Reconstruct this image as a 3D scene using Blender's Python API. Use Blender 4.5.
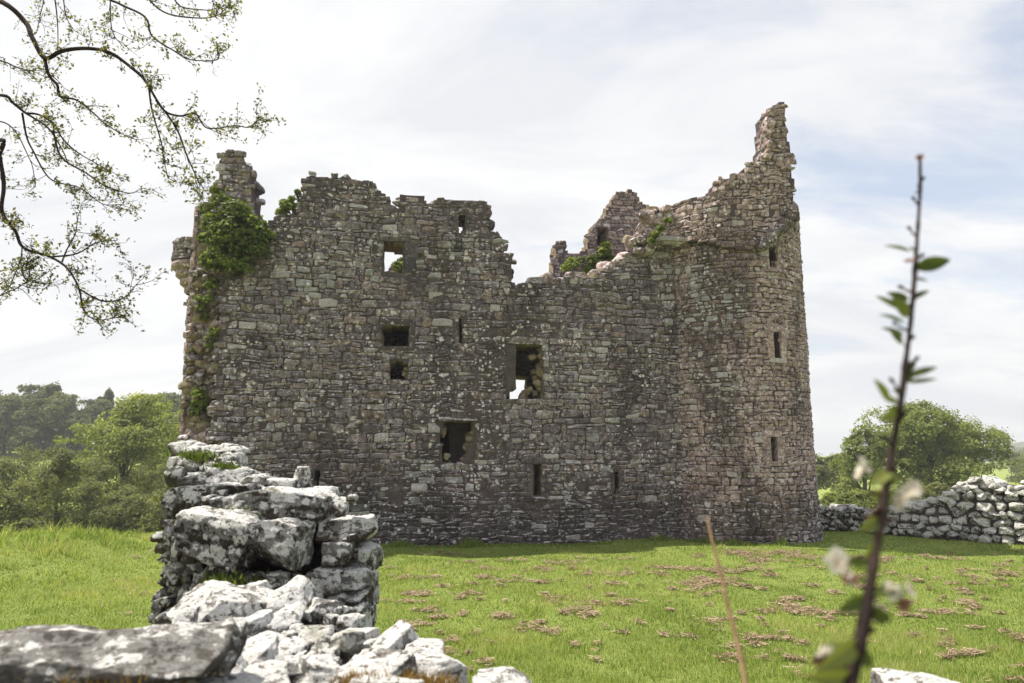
import bpy, math
import numpy as np
from mathutils import Vector

for o in list(bpy.data.objects):
    bpy.data.objects.remove(o)
S = bpy.context.scene
COL = S.collection
R = math.radians

# ------------------------------------------------------------------ camera, sky, sun, exposure
CAM = np.array([0.0, 0.0, 3.0]); PITCH = R(9.15); F = 682.67
cd = bpy.data.cameras.new('camera'); cd.lens = 24.0; cd.sensor_width = 36.0
cd.clip_start = 0.05; cd.clip_end = 20000
cd.dof.use_dof = True; cd.dof.focus_distance = 11.0; cd.dof.aperture_fstop = 2.1
cam = bpy.data.objects.new('camera', cd); COL.objects.link(cam)
cam.location = CAM; cam.rotation_euler = (math.pi/2 + PITCH, 0, 0)
S.camera = cam

SUN_EL, SUN_AZ = R(65), R(74)          # azimuth: towards the left, measured from straight ahead (+Y)
sund = np.array([-math.sin(SUN_AZ)*math.cos(SUN_EL), math.cos(SUN_AZ)*math.cos(SUN_EL), math.sin(SUN_EL)])
ld = bpy.data.lights.new('sun', 'SUN'); ld.energy = 5.0; ld.angle = R(0.55); ld.color = (1.0, 0.93, 0.82)
sun = bpy.data.objects.new('sun', ld); COL.objects.link(sun)
sun.rotation_euler = Vector(-sund).to_track_quat('-Z', 'Y').to_euler()
sun.location = (-30, 10, 40)

S.view_settings.view_transform = 'Standard'; S.view_settings.look = 'None'
S.view_settings.gamma = 1.0; S.view_settings.exposure = 0.62; S.view_settings.use_curve_mapping = False
S.render.engine = 'CYCLES'
S.cycles.use_denoising = True
S.cycles.max_bounces = 6; S.cycles.diffuse_bounces = 3; S.cycles.transparent_max_bounces = 6
S.cycles.sample_clamp_indirect = 4.0

W = bpy.data.worlds.new('World'); S.world = W; W.use_nodes = True
nt = W.node_tree; nt.nodes.clear()
def wn(t): return nt.nodes.new(t)
out = wn('ShaderNodeOutputWorld'); mixs = wn('ShaderNodeMixShader'); b1 = wn('ShaderNodeBackground'); b2 = wn('ShaderNodeBackground')
sky = wn('ShaderNodeTexSky'); sky.sky_type = 'NISHITA'; sky.sun_disc = False
sky.sun_elevation = SUN_EL; sky.sun_rotation = -SUN_AZ; sky.dust_density = 2.0; sky.air_density = 1.0
b1.inputs[1].default_value = 0.125
nt.links.new(sky.outputs[0], b1.inputs[0])
tc = wn('ShaderNodeTexCoord'); sp = wn('ShaderNodeSeparateXYZ'); nt.links.new(tc.outputs['Generated'], sp.inputs[0])
def wm(op, a, b=None):
    m = wn('ShaderNodeMath'); m.operation = op
    for i, x in enumerate((a, b)):
        if x is None: continue
        if isinstance(x, (int, float)): m.inputs[i].default_value = x
        else: nt.links.new(x, m.inputs[i])
    return m.outputs[0]
den = wm('ADD', wm('MAXIMUM', sp.outputs[2], 0.0), 0.30)
cx = wm('DIVIDE', sp.outputs[0], den); cy = wm('DIVIDE', sp.outputs[1], den)
cv = wn('ShaderNodeCombineXYZ'); nt.links.new(cx, cv.inputs[0]); nt.links.new(cy, cv.inputs[1])
mp = wn('ShaderNodeMapping'); nt.links.new(cv.outputs[0], mp.inputs[0])
mp.inputs['Rotation'].default_value = (0, 0, R(35)); mp.inputs['Scale'].default_value = (0.8, 1.7, 1)
mp.inputs['Location'].default_value = (2.3, 0.6, 0)
n1 = wn('ShaderNodeTexNoise'); n1.inputs['Scale'].default_value = 2.0; n1.inputs['Detail'].default_value = 9; n1.inputs['Roughness'].default_value = 0.58
n1.inputs['Distortion'].default_value = 0.5
nt.links.new(mp.outputs[0], n1.inputs[0])
# thicker cloud towards the sun's side (west), breaking up towards the other
bias = wm('ADD', wm('MULTIPLY', sp.outputs[0], -0.36), wm('MULTIPLY', wm('SUBTRACT', 0.30, wm('MINIMUM', wm('MAXIMUM', sp.outputs[2], 0.0), 0.30)), 0.9))
cov = wm('ADD', n1.outputs[0], bias)
mr = wn('ShaderNodeMapRange'); mr.interpolation_type = 'SMOOTHSTEP'
mr.inputs['From Min'].default_value = 0.20; mr.inputs['From Max'].default_value = 0.47
mr.inputs['To Min'].default_value = 0.40; mr.inputs['To Max'].default_value = 1.0
nt.links.new(cov, mr.inputs[0])
n2 = wn('ShaderNodeTexNoise'); n2.inputs['Scale'].default_value = 1.7; n2.inputs['Detail'].default_value = 9; n2.inputs['Roughness'].default_value = 0.6; n2.inputs['Distortion'].default_value = 0.7
nt.links.new(mp.outputs[0], n2.inputs[0])
cr = wn('ShaderNodeValToRGB'); nt.links.new(n2.outputs[0], cr.inputs[0])
cr.color_ramp.elements[0].position = 0.36; cr.color_ramp.elements[0].color = (0.71, 0.725, 0.76, 1)
cr.color_ramp.elements[1].position = 0.62; cr.color_ramp.elements[1].color = (0.87, 0.87, 0.865, 1)
nt.links.new(cr.outputs[0], b2.inputs[0]); b2.inputs[1].default_value = 0.77
nt.links.new(mr.outputs[0], mixs.inputs[0]); nt.links.new(b1.outputs[0], mixs.inputs[1]); nt.links.new(b2.outputs[0], mixs.inputs[2])
nt.links.new(mixs.outputs[0], out.inputs[0])

# ------------------------------------------------------------------ helpers
def ray(x, y):
    a = (x-512.0)/F; b = (341.5-y)/F
    return np.array([a, math.cos(PITCH)-b*math.sin(PITCH), math.sin(PITCH)+b*math.cos(PITCH)])
def at(x, y, Y):
    d = ray(x, y); return CAM + d*(Y/d[1])
def fwd(p):                       # depth along the lens axis of a point
    return (p[1]-CAM[1])*math.cos(PITCH) + (p[2]-CAM[2])*math.sin(PITCH)

def hash3(ix, iy, iz, seed):
    h = (ix.astype(np.int64)*374761393 + iy.astype(np.int64)*668265263 + iz.astype(np.int64)*2147483647 + seed*1274126177) & 0xffffffff
    h = ((h ^ (h >> 13)) * 1274126177) & 0xffffffff
    h = h ^ (h >> 16)
    return (h & 0xffffff)/float(0xffffff)
def vnoise(p, seed=0):
    p = np.asarray(p, float); i = np.floor(p).astype(np.int64); f = p-i; f = f*f*(3-2*f)
    r = 0
    for dx in (0, 1):
        for dy in (0, 1):
            for dz in (0, 1):
                w = (f[:, 0] if dx else 1-f[:, 0])*(f[:, 1] if dy else 1-f[:, 1])*(f[:, 2] if dz else 1-f[:, 2])
                r = r + w*hash3(i[:, 0]+dx, i[:, 1]+dy, i[:, 2]+dz, seed)
    return r*2-1
def fbm(p, seed=0, oct=3):
    p = np.asarray(p, float); r = 0; a = 1.0; t = 0
    for k in range(oct):
        r = r + a*vnoise(p*(2.03**k), seed+k*17); t += a; a *= 0.5
    return r/t
def sstep(a, b, x):
    t = np.clip((np.asarray(x, float)-a)/(b-a), 0, 1); return t*t*(3-2*t)
def inpoly(px, py, poly):
    ins = np.zeros(px.shape, bool); n = len(poly)
    for k in range(n):
        x1, y1 = poly[k]; x2, y2 = poly[(k+1) % n]
        if y1 == y2: continue
        c = ((y1 > py) != (y2 > py)) & (px < (x2-x1)*(py-y1)/(y2-y1)+x1)
        ins ^= c
    return ins

class G:
    """collects geometry of one part, then links it as ONE mesh object"""
    def __init__(s): s.v = []; s.c = []; s.f = []; s.n = 0
    def add(s, v, f, c=(0.5, 0.5, 0.5), mi=0):
        v = np.asarray(v, float); f = np.asarray(f, np.int64)
        if not len(v) or not len(f): return
        c = np.asarray(c, float)
        if c.ndim == 1: c = np.tile(c, (len(v), 1))
        s.v.append(v); s.c.append(c); s.f.append((f+s.n, mi)); s.n += len(v)
    def build(s, name, mats, parent=None, smooth=False, offset=None):
        me = bpy.data.meshes.new(name)
        v = np.concatenate(s.v)
        if offset is not None: v = v-np.asarray(offset)
        c = np.concatenate(s.c)
        tot = sum(len(f) for f, _ in s.f); loops = np.concatenate([f.ravel() for f, _ in s.f])
        sizes = np.concatenate([np.full(len(f), f.shape[1]) for f, _ in s.f])
        mids = np.concatenate([np.full(len(f), m) for f, m in s.f])
        starts = np.concatenate([[0], np.cumsum(sizes)[:-1]])
        me.vertices.add(len(v)); me.vertices.foreach_set('co', v.astype(np.float32).ravel())
        me.loops.add(len(loops)); me.loops.foreach_set('vertex_index', loops.astype(np.int32))
        me.polygons.add(tot); me.polygons.foreach_set('loop_start', starts.astype(np.int32))
        me.polygons.foreach_set('loop_total', sizes.astype(np.int32))
        me.polygons.foreach_set('material_index', mids.astype(np.int32))
        me.polygons.foreach_set('use_smooth', np.full(tot, smooth))
        a = me.attributes.new('tone', 'FLOAT_COLOR', 'POINT')
        a.data.foreach_set('color', np.concatenate([c, np.ones((len(c), 1))], 1).astype(np.float32).ravel())
        me.update(calc_edges=True); me.validate()
        for m in (mats if isinstance(mats, (list, tuple)) else [mats]): me.materials.append(m)
        o = bpy.data.objects.new(name, me); COL.objects.link(o)
        if parent is not None: o.parent = parent
        return o
def tag(o, label=None, cat=None, group=None, kind=None):
    for k, x in (('label', label), ('category', cat), ('group', group), ('kind', kind)):
        if x: o[k] = x
    return o
def thing(name, loc, label, cat, group=None, rz=0.0):
    o = bpy.data.objects.new(name, None); COL.objects.link(o)
    o.location = loc; o.rotation_euler = (0, 0, rz); o.empty_display_size = 0.3
    return tag(o, label, cat, group)

def tube(g, pts, rad, n=6, c=(0.5, 0.5, 0.5), mi=0, rough=0.0, seed=0):
    pts = np.asarray(pts, float); rad = np.broadcast_to(np.asarray(rad, float), (len(pts),))
    t = np.gradient(pts, axis=0); t /= np.linalg.norm(t, axis=1, keepdims=True)+1e-9
    ref = np.array([0.31, 0.17, 0.93]) if abs(t[0] @ np.array([0.31, 0.17, 0.93])) < 0.9 else np.array([1.0, 0, 0])
    a = np.cross(t, ref); a /= np.linalg.norm(a, axis=1, keepdims=True)+1e-9; b = np.cross(t, a)
    th = np.linspace(0, 2*np.pi, n, endpoint=False)
    rr = rad[:, None]*np.ones(n)
    if rough: rr = rr*(1+rough*np.random.default_rng(seed).uniform(-1, 1, rr.shape))
    v = pts[:, None, :]+rr[:, :, None]*(np.cos(th)[None, :, None]*a[:, None, :]+np.sin(th)[None, :, None]*b[:, None, :])
    m = len(pts); v = v.reshape(-1, 3); f = []
    i = np.arange(m-1)[:, None]*n; j = np.arange(n)[None, :]; j2 = (j+1) % n
    f = np.stack([i+j, i+j2, i+n+j2, i+n+j], -1).reshape(-1, 4)
    g.add(v, f, c, mi)
    for base, rev in ((0, True), ((m-1)*n, False)):
        idx = base+np.arange(n); g.add(v[idx], [list(range(n))[::-1] if rev else list(range(n))], c, mi)

_cube = {}
def cube_grid(n):
    if n in _cube: return _cube[n]
    l = np.linspace(-1, 1, n+1); A, B = np.meshgrid(l, l, indexing='ij'); A = A.ravel(); B = B.ravel(); O = np.ones_like(A)
    vs = []; fs = []; k = 0
    i, j = np.meshgrid(np.arange(n), np.arange(n), indexing='ij'); q = (i*(n+1)+j).ravel()
    quad = np.stack([q, q+n+1, q+n+2, q+1], 1)
    for ax in range(3):
        for sg in (-1, 1):
            p = [None]*3; p[ax] = O*sg; p[(ax+1) % 3] = A; p[(ax+2) % 3] = B
            vs.append(np.stack(p, 1)); fs.append((quad if sg > 0 else quad[:, ::-1])+k); k += len(A)
    v = np.concatenate(vs); f = np.concatenate(fs)
    u, inv = np.unique(np.round(v, 6), axis=0, return_inverse=True)
    _cube[n] = (u, inv.ravel()[f]); return _cube[n]
def rotm(rx, ry, rz):
    cx_, sx, cy_, sy, cz, sz = math.cos(rx), math.sin(rx), math.cos(ry), math.sin(ry), math.cos(rz), math.sin(rz)
    return (np.array([[cz, -sz, 0], [sz, cz, 0], [0, 0, 1]]) @ np.array([[cy_, 0, sy], [0, 1, 0], [-sy, 0, cy_]]) @ np.array([[1, 0, 0], [0, cx_, -sx], [0, sx, cx_]]))
def rock(g, c, h, rng, n=6, rnd=0.45, rough=0.1, cuts=5, rot=(0, 0, 0), mi=0, tone=None):
    """a weathered stone: rounded block, a few flat breaks, lumpy skin"""
    cu, f = cube_grid(n); h = np.asarray(h, float)
    p = cu.copy(); nr = np.linalg.norm(p, axis=1, keepdims=True)
    p = p*(1-rnd)+rnd*p/nr*1.12
    for k in range(cuts):
        d = rng.normal(size=3); d /= np.linalg.norm(d); lim = rng.uniform(0.78, 1.05)
        e = p @ d-lim; p = p-np.maximum(e, 0)[:, None]*d*0.9
    s0 = int(rng.integers(1e6)); hm = h.mean()
    q = p*h
    nz = fbm(q/(hm*0.9)+rng.uniform(0, 50, 3), s0, 4)
    nr2 = p/np.linalg.norm(p, axis=1, keepdims=True)
    q = q+nr2*(nz*rough*hm*1.6)[:, None]
    if n >= 9:
        nz2 = np.abs(fbm(q/(hm*0.22)+rng.uniform(0, 50, 3), s0+5, 3)); q = q-nr2*(nz2*rough*hm*0.75)[:, None]
    q = q @ rotm(*rot).T+np.asarray(c, float)
    g.add(q, f, rng.uniform(0, 1, 3) if tone is None else tone, mi)

# ------------------------------------------------------------------ materials
class M:
    def __init__(s, name):
        s.m = bpy.data.materials.new(name); s.m.use_nodes = True; s.t = s.m.node_tree; s.t.nodes.clear()
        s.o = s.n('ShaderNodeOutputMaterial')
    def n(s, t): return s.t.nodes.new(t)
    def l(s, a, b): s.t.links.new(a, b)
    def set(s, node, key, v):
        if hasattr(v, 'is_output'): s.l(v, node.inputs[key])
        else: node.inputs[key].default_value = v
    def math(s, op, a, b=0.0):
        m = s.n('ShaderNodeMath'); m.operation = op; s.set(m, 0, a); s.set(m, 1, b); return m.outputs[0]
    def noise(s, vec, scale, detail=4, rough=0.55, dist=0.0):
        m = s.n('ShaderNodeTexNoise'); s.l(vec, m.inputs['Vector']); m.inputs['Scale'].default_value = scale
        m.inputs['Detail'].default_value = detail; m.inputs['Roughness'].default_value = rough; m.inputs['Distortion'].default_value = dist
        return m.outputs[0]
    def spots(s, vec, scale, r0, r1, keep, warp=0.0):
        # round patches: one per cell, own size, only some cells carry one
        if warp:
            nz = s.n('ShaderNodeTexNoise'); s.l(vec, nz.inputs['Vector']); nz.inputs['Scale'].default_value = scale*2.2; nz.inputs['Detail'].default_value = 4
            a = s.n('ShaderNodeVectorMath'); a.operation = 'SUBTRACT'; s.l(nz.outputs['Color'], a.inputs[0]); a.inputs[1].default_value = (.5, .5, .5)
            b = s.n('ShaderNodeVectorMath'); b.operation = 'MULTIPLY_ADD'; s.l(a.outputs[0], b.inputs[0]); b.inputs[1].default_value = (warp/scale,)*3; s.l(vec, b.inputs[2]); vec = b.outputs[0]
        v = s.n('ShaderNodeTexVoronoi'); s.l(vec, v.inputs['Vector']); v.inputs['Scale'].default_value = scale
        c = s.n('ShaderNodeSeparateColor'); s.l(v.outputs['Color'], c.inputs[0])
        r = s.rng(c.outputs[0], 0, 1, r0, r1, False); e = s.math('SUBTRACT', r, v.outputs['Distance'])
        k = s.math('LESS_THAN', c.outputs[1], keep)
        return s.math('MULTIPLY', s.rng(e, -0.02, 0.05), k)
    def rng(s, v, a, b, c=0.0, d=1.0, smooth=True):
        m = s.n('ShaderNodeMapRange'); m.interpolation_type = 'SMOOTHSTEP' if smooth else 'LINEAR'
        s.set(m, 0, v); m.inputs[1].default_value = a; m.inputs[2].default_value = b; m.inputs[3].default_value = c; m.inputs[4].default_value = d
        return m.outputs[0]
    def ramp(s, v, els):
        m = s.n('ShaderNodeValToRGB'); s.l(v, m.inputs[0]); e = m.color_ramp.elements
        while len(e) < len(els): e.new(0.5)
        for k, (p, c) in enumerate(els): e[k].position = p; e[k].color = (*c, 1)
        return m.outputs[0]
    def mix(s, f, a, b, blend='MIX'):
        m = s.n('ShaderNodeMix'); m.data_type = 'RGBA'; m.blend_type = blend
        def st(i, v):
            if hasattr(v, 'is_output'): s.l(v, m.inputs[i])
            elif i == 0: m.inputs[0].default_value = v
            else: m.inputs[i].default_value = (*v, 1) if len(v) == 3 else v
        st(0, f); st(6, a); st(7, b); return m.outputs[2]
    def scale(s, c, k):             # colour times a value
        m = s.n('ShaderNodeVectorMath'); m.operation = 'SCALE'; s.set(m, 0, c); s.set(m, 3, k); return m.outputs[0]
    def tone(s):
        a = s.n('ShaderNodeAttribute'); a.attribute_name = 'tone'; sp = s.n('ShaderNodeSeparateColor'); s.l(a.outputs['Color'], sp.inputs[0])
        return sp.outputs[0], sp.outputs[1], sp.outputs[2]
    def obj(s): return s.n('ShaderNodeTexCoord').outputs['Object']
    def geo(s, k): return s.n('ShaderNodeNewGeometry').outputs[k]
    def sep(s, v):
        m = s.n('ShaderNodeSeparateXYZ'); s.l(v, m.inputs[0]); return m.outputs
    def bump(s, h, strength, dist):
        m = s.n('ShaderNodeBump'); s.l(h, m.inputs['Height']); m.inputs['Strength'].default_value = strength; m.inputs['Distance'].default_value = dist
        return m.outputs[0]
    def surf(s, col, rough=0.9, nor=None, spec=0.25):
        b = s.n('ShaderNodeBsdfPrincipled'); s.set(b, 'Base Color', col if hasattr(col, 'is_output') else (*col, 1)); s.set(b, 'Roughness', rough)
        b.inputs['Specular IOR Level'].default_value = spec
        if nor is not None: s.l(nor, b.inputs['Normal'])
        s.l(b.outputs[0], s.o.inputs[0]); return s.m
    def leafy(s, col, trans=0.45, tint=(1.25, 1.3, 0.6), rough=0.6):
        d = s.n('ShaderNodeBsdfPrincipled'); s.set(d, 'Base Color', col); d.inputs['Roughness'].default_value = rough; d.inputs['Specular IOR Level'].default_value = 0.25
        t = s.n('ShaderNodeBsdfTranslucent'); s.set(t, 'Color', s.mix(1.0, col, tint, 'MULTIPLY'))
        x = s.n('ShaderNodeMixShader'); x.inputs[0].default_value = trans
        s.l(d.outputs[0], x.inputs[1]); s.l(t.outputs[0], x.inputs[2]); s.l(x.outputs[0], s.o.inputs[0]); return s.m

def masonry(name, warm=0.0, damp=True, lichen=1.0, gain=1.0):
    m = M(name); r, g, b = m.tone(); P = m.obj()
    base = m.ramp(r, [(0.0, (0.144, 0.115, 0.130)), (0.3, (0.180, 0.148, 0.160)), (0.6, (0.215, 0.180, 0.188)), (0.82, (0.222, 0.165, 0.150)), (1.0, (0.280, 0.240, 0.245))])
    base = m.mix(warm, base, (0.300, 0.215, 0.195))
    n1 = m.noise(P, 7.0, 8, 0.65); n2 = m.noise(P, 28.0, 5, 0.7)
    k = m.math('MULTIPLY', m.rng(n1, 0.28, 0.72, 0.42, 1.55), m.rng(n2, 0.25, 0.75, 0.5, 1.5))
    k = m.math('MULTIPLY', k, m.rng(g, 0, 1, 0.80*gain, 1.16*gain, False))
    col = m.scale(base, k)
    mpn = m.n('ShaderNodeMapping'); m.l(P, mpn.inputs[0]); mpn.inputs['Scale'].default_value = (1.0, 1.0, 0.42); st = m.noise(mpn.outputs[0], 0.5, 6, 0.62, 0.5)
    col = m.mix(m.rng(st, 0.49, 0.60, 0, 0.72), col, m.mix(0.5, m.scale(col, 0.34), (0.042, 0.034, 0.034)))
    col = m.mix(m.math('MULTIPLY', m.rng(b, 0.72, 0.76), m.rng(m.noise(P, 0.28, 3), 0.50, 0.60, 0, 0.75)), col, m.scale(m.mix(m.rng(n1, .3, .7), (0.26, 0.255, 0.27), (0.40, 0.385, 0.38)), m.rng(n2, .2, .8, .7, 1.25)))
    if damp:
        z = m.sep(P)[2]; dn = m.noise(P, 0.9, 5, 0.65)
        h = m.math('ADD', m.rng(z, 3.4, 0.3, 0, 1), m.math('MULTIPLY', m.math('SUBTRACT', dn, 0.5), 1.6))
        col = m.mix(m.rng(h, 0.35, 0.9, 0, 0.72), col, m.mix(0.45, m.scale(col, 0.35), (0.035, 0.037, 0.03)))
    ln = m.noise(P, 4.6, 4, 0.62, 0.3); lr = m.noise(P, 0.55, 3, 0.5); lf = m.noise(P, 17.0, 3, 0.6)
    lm = m.math('MULTIPLY', m.rng(ln, 0.615, 0.65), m.rng(lr, 0.40, 0.56))
    lm = m.math('MAXIMUM', m.math('MULTIPLY', lm, 0.55), m.math('MULTIPLY', m.math('MAXIMUM', m.spots(P, 3.6, .04, .40, .34, .8), m.spots(P, 8.5, .12, .54, .40, .7)), m.rng(lr, 0.38, 0.54)))
    nz = m.sep(m.geo('Normal'))[2]
    top = m.math('MULTIPLY', m.rng(nz, 0.25, 0.8), m.rng(n1, 0.38, 0.55))
    lm = m.math('MULTIPLY', m.math('MAXIMUM', lm, m.math('MULTIPLY', top, 0.75)), lichen*0.85)
    lcol = m.mix(m.rng(n2, 0.4, 0.6), (0.52, 0.47, 0.485), (0.82, 0.77, 0.79))
    col = m.mix(lm, col, lcol)
    col = m.mix(m.math('MULTIPLY', m.rng(b, 0.955, 0.965), 0.6), col, m.scale(lcol, 0.72))
    mo = m.math('MULTIPLY', m.rng(nz, 0.35, 0.9), m.rng(m.noise(P, 1.7, 3), 0.56, 0.68))
    col = m.mix(m.math('MULTIPLY', mo, 0.4), col, (0.10, 0.10, 0.03))
    hb = m.math('ADD', m.noise(P, 14.0, 8, 0.68), m.math('MULTIPLY', m.noise(P, 60.0, 3, 0.6), 0.35))
    return m.surf(col, 0.95, m.bump(hb, 0.62, 0.04), 0.12)
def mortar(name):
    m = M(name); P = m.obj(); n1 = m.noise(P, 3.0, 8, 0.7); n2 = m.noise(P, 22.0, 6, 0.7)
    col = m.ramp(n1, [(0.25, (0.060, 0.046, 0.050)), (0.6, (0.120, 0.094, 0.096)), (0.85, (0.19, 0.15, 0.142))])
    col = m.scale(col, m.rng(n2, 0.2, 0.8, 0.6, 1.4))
    return m.surf(col, 0.97, m.bump(n2, 0.9, 0.06), 0.1)
def inner_stone(name):
    # freshly broken, unweathered sandstone rubble of the wall core: warm
    m = M(name); r, g, b = m.tone(); P = m.obj(); n1 = m.noise(P, 5.0, 8, 0.7)
    col = m.ramp(r, [(0, (0.20, 0.155, 0.105)), (0.5, (0.30, 0.235, 0.16)), (1, (0.36, 0.31, 0.24))])
    col = m.scale(col, m.rng(n1, 0.2, 0.8, 0.5, 1.3))
    return m.surf(col, 0.95, m.bump(m.noise(P, 20, 6, 0.7), 0.8, 0.05), 0.1)
def lichen_rock(name, amount=0.0, base=(0.042, 0.034, 0.030)):
    m = M(name); r, g, b = m.tone(); P = m.obj(); N_ = m.geo('Normal'); nz = m.sep(N_)[2]
    n1 = m.noise(P, 4.3, 9, 0.62, 0.4); n2 = m.noise(P, 16.0, 8, 0.68, 0.3); n3 = m.noise(P, 55.0, 5, 0.7)
    col = m.mix(r, base, (0.085, 0.070, 0.058)); col = m.scale(col, m.rng(n2, 0.25, 0.75, 0.5, 1.5))
    col = m.mix(m.rng(m.noise(P, 2.3, 4), 0.52, 0.66, 0, 0.6), col, (0.135, 0.085, 0.05))
    grey = m.mix(m.rng(n3, 0.3, 0.7), (0.17, 0.165, 0.157), (0.30, 0.295, 0.28))
    white = m.mix(m.rng(n3, 0.3, 0.7), (0.44, 0.43, 0.41), (0.68, 0.67, 0.65))
    up = m.math('ADD', m.rng(nz, -0.5, 0.75, 0.42, 1.0), m.math('MULTIPLY', m.math('SUBTRACT', g, 0.5), 0.25))
    fine = m.math('SUBTRACT', n2, 0.5)
    cov = m.math('ADD', m.math('ADD', m.math('MULTIPLY', n1, 0.72), m.math('MULTIPLY', n2, 0.50)), m.math('MULTIPLY', up, 0.30))
    big = m.rng(cov, 0.872-amount, 0.894-amount)
    sp1 = m.spots(P, 6.5, .12, .62, .66+amount*2, .75); sp2 = m.spots(P, 15.0, .15, .62, .46+amount*2, .8)
    pat = m.math('MULTIPLY', m.math('MAXIMUM', sp1, sp2), m.rng(m.math('ADD', up, m.math('MULTIPLY', fine, 1.6)), 0.34, 0.52))
    col = m.mix(m.rng(cov, 0.76-amount, 0.80-amount, 0, 0.75), col, grey)
    col = m.mix(m.math('MULTIPLY', m.math('MAXIMUM', big, pat), 0.96), col, white)
    pits = m.rng(m.noise(P, 26.0, 5, 0.65), 0.565, 0.61, 0, 0.85)
    col = m.mix(pits, col, (0.075, 0.066, 0.058))
    mo = m.math('MULTIPLY', m.rng(nz, -0.1, 0.6), m.rng(m.noise(P, 1.9, 5, 0.6), 0.60, 0.68))
    col = m.mix(m.math('MULTIPLY', mo, 0.55), col, (0.10, 0.10, 0.028))
    hb = m.math('ADD', m.noise(P, 9.0, 9, 0.7), m.math('MULTIPLY', m.noise(P, 48.0, 5, 0.7), 0.45))
    return m.surf(col, 0.93, m.bump(hb, 0.85, 0.035), 0.15)
def leaves(name, a, b, c, trans=0.45, tint=(1.25, 1.3, 0.6)):
    m = M(name); r, g, _ = m.tone()
    return m.leafy(m.ramp(r, [(0.0, a), (0.55, b), (1.0, c)]), trans, tint)
def grassy(name):
    m = M(name); r, g, _ = m.tone()
    return m.leafy(m.ramp(r, [(0.0, (0.085, 0.140, 0.024)), (0.45, (0.225, 0.310, 0.060)), (0.80, (0.42, 0.48, 0.150)), (1.0, (0.56, 0.46, 0.28))]), 0.48, (1.15, 1.18, 0.7))
def bark(name, a=(0.045, 0.036, 0.028), b=(0.12, 0.10, 0.08)):
    m = M(name); P = m.obj(); n = m.noise(P, 9, 6, 0.65)
    return m.surf(m.ramp(n, [(0.3, a), (0.7, b)]), 0.9, m.bump(n, 0.6, 0.02), 0.15)

MAT = dict(
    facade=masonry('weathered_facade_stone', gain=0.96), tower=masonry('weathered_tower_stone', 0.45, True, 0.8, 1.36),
    cap=masonry('weathered_upper_stone', 0.62, False, 1.1, 1.22), rear=masonry('weathered_rear_stone', 0.45, False, 0.7, 1.1),
    mortar=mortar('old_lime_mortar'), inner=inner_stone('broken_core_stone'),
    rock=lichen_rock('lichen_crusted_rock', 0.005), rockw=lichen_rock('white_lichen_rock', 0.035), wallrock=lichen_rock('pale_rubble_rock', 0.14, (0.09, 0.065, 0.055)), rockd=lichen_rock('dark_wall_stone', -0.06),
    soil=mortar('dark_wall_fill'), boulder=lichen_rock('grey_boulder', -0.06, (0.125, 0.118, 0.112)),
    ivy=leaves('ivy_leaf', (0.075, 0.105, 0.022), (0.18, 0.23, 0.045), (0.37, 0.40, 0.08), 0.46),
    fern=leaves('wall_plant_leaf', (0.05, 0.08, 0.014), (0.10, 0.14, 0.026), (0.20, 0.22, 0.05), 0.38),
    crown=leaves('broadleaf_foliage', (0.105, 0.132, 0.040), (0.215, 0.250, 0.070), (0.38, 0.395, 0.130), 0.47),
    crown2=leaves('olive_scrub_foliage', (0.110, 0.122, 0.050), (0.190, 0.205, 0.078), (0.31, 0.32, 0.125), 0.46),
    crown3=leaves('dark_wood_foliage', (0.085, 0.105, 0.045), (0.145, 0.170, 0.066), (0.23, 0.25, 0.10), 0.42),
    crownb=leaves('fresh_beech_foliage', (0.125, 0.155, 0.042), (0.27, 0.305, 0.080), (0.46, 0.47, 0.150), 0.48), crown4=leaves('dark_oak_foliage', (0.050, 0.070, 0.020), (0.100, 0.130, 0.034), (0.18, 0.205, 0.06), 0.40),
    spring=leaves('spring_leaf', (0.075, 0.075, 0.026), (0.15, 0.145, 0.048), (0.30, 0.28, 0.10), 0.50),
    grass=grassy('grass_blade'),
    straw=leaves('dry_grass', (0.17, 0.115, 0.072), (0.34, 0.245, 0.165), (0.50, 0.42, 0.29), 0.25, (1, 1, 1)),
    moss=leaves('orange_moss', (0.13, 0.075, 0.016), (0.24, 0.145, 0.028), (0.34, 0.24, 0.05), 0.25, (1.1, 1, 0.6)),
    bark=bark('grey_bark'), twig=bark('dark_twig', (0.016, 0.010, 0.010), (0.042, 0.027, 0.024)),
    drystem=bark('dry_stem', (0.14, 0.085, 0.045), (0.30, 0.20, 0.115)),
    sapleaf=leaves('sapling_leaf', (0.055, 0.075, 0.018), (0.10, 0.13, 0.03), (0.22, 0.235, 0.06), 0.35),
    petal=leaves('blossom_petal', (0.72, 0.56, 0.50), (0.82, 0.75, 0.66), (0.88, 0.85, 0.78), 0.72, (1, 1, 1)),
    bud=leaves('brown_bud', (0.09, 0.04, 0.03), (0.16, 0.075, 0.05), (0.22, 0.12, 0.07), 0.2, (1, 1, 1)),
    daisy=M('daisy_petal').surf((0.8, 0.8, 0.78)),
)
def ground_mat():
    m = M('meadow_ground'); P = m.obj(); n1 = m.noise(P, 0.55, 6, 0.6); n2 = m.noise(P, 6.0, 6, 0.7); n3 = m.noise(P, 40.0, 4, 0.7)
    col = m.ramp(m.math('ADD', m.math('MULTIPLY', n1, 0.5), m.math('MULTIPLY', n2, 0.5)), [(0.3, (0.15, 0.20, 0.045)), (0.55, (0.26, 0.32, 0.078)), (0.75, (0.38, 0.41, 0.14))])
    col = m.scale(col, m.rng(n3, 0.25, 0.75, 0.5, 1.35))
    return m.surf(col, 0.95, m.bump(n3, 0.9, 0.06), 0.1)
MAT['ground'] = ground_mat()
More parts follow.
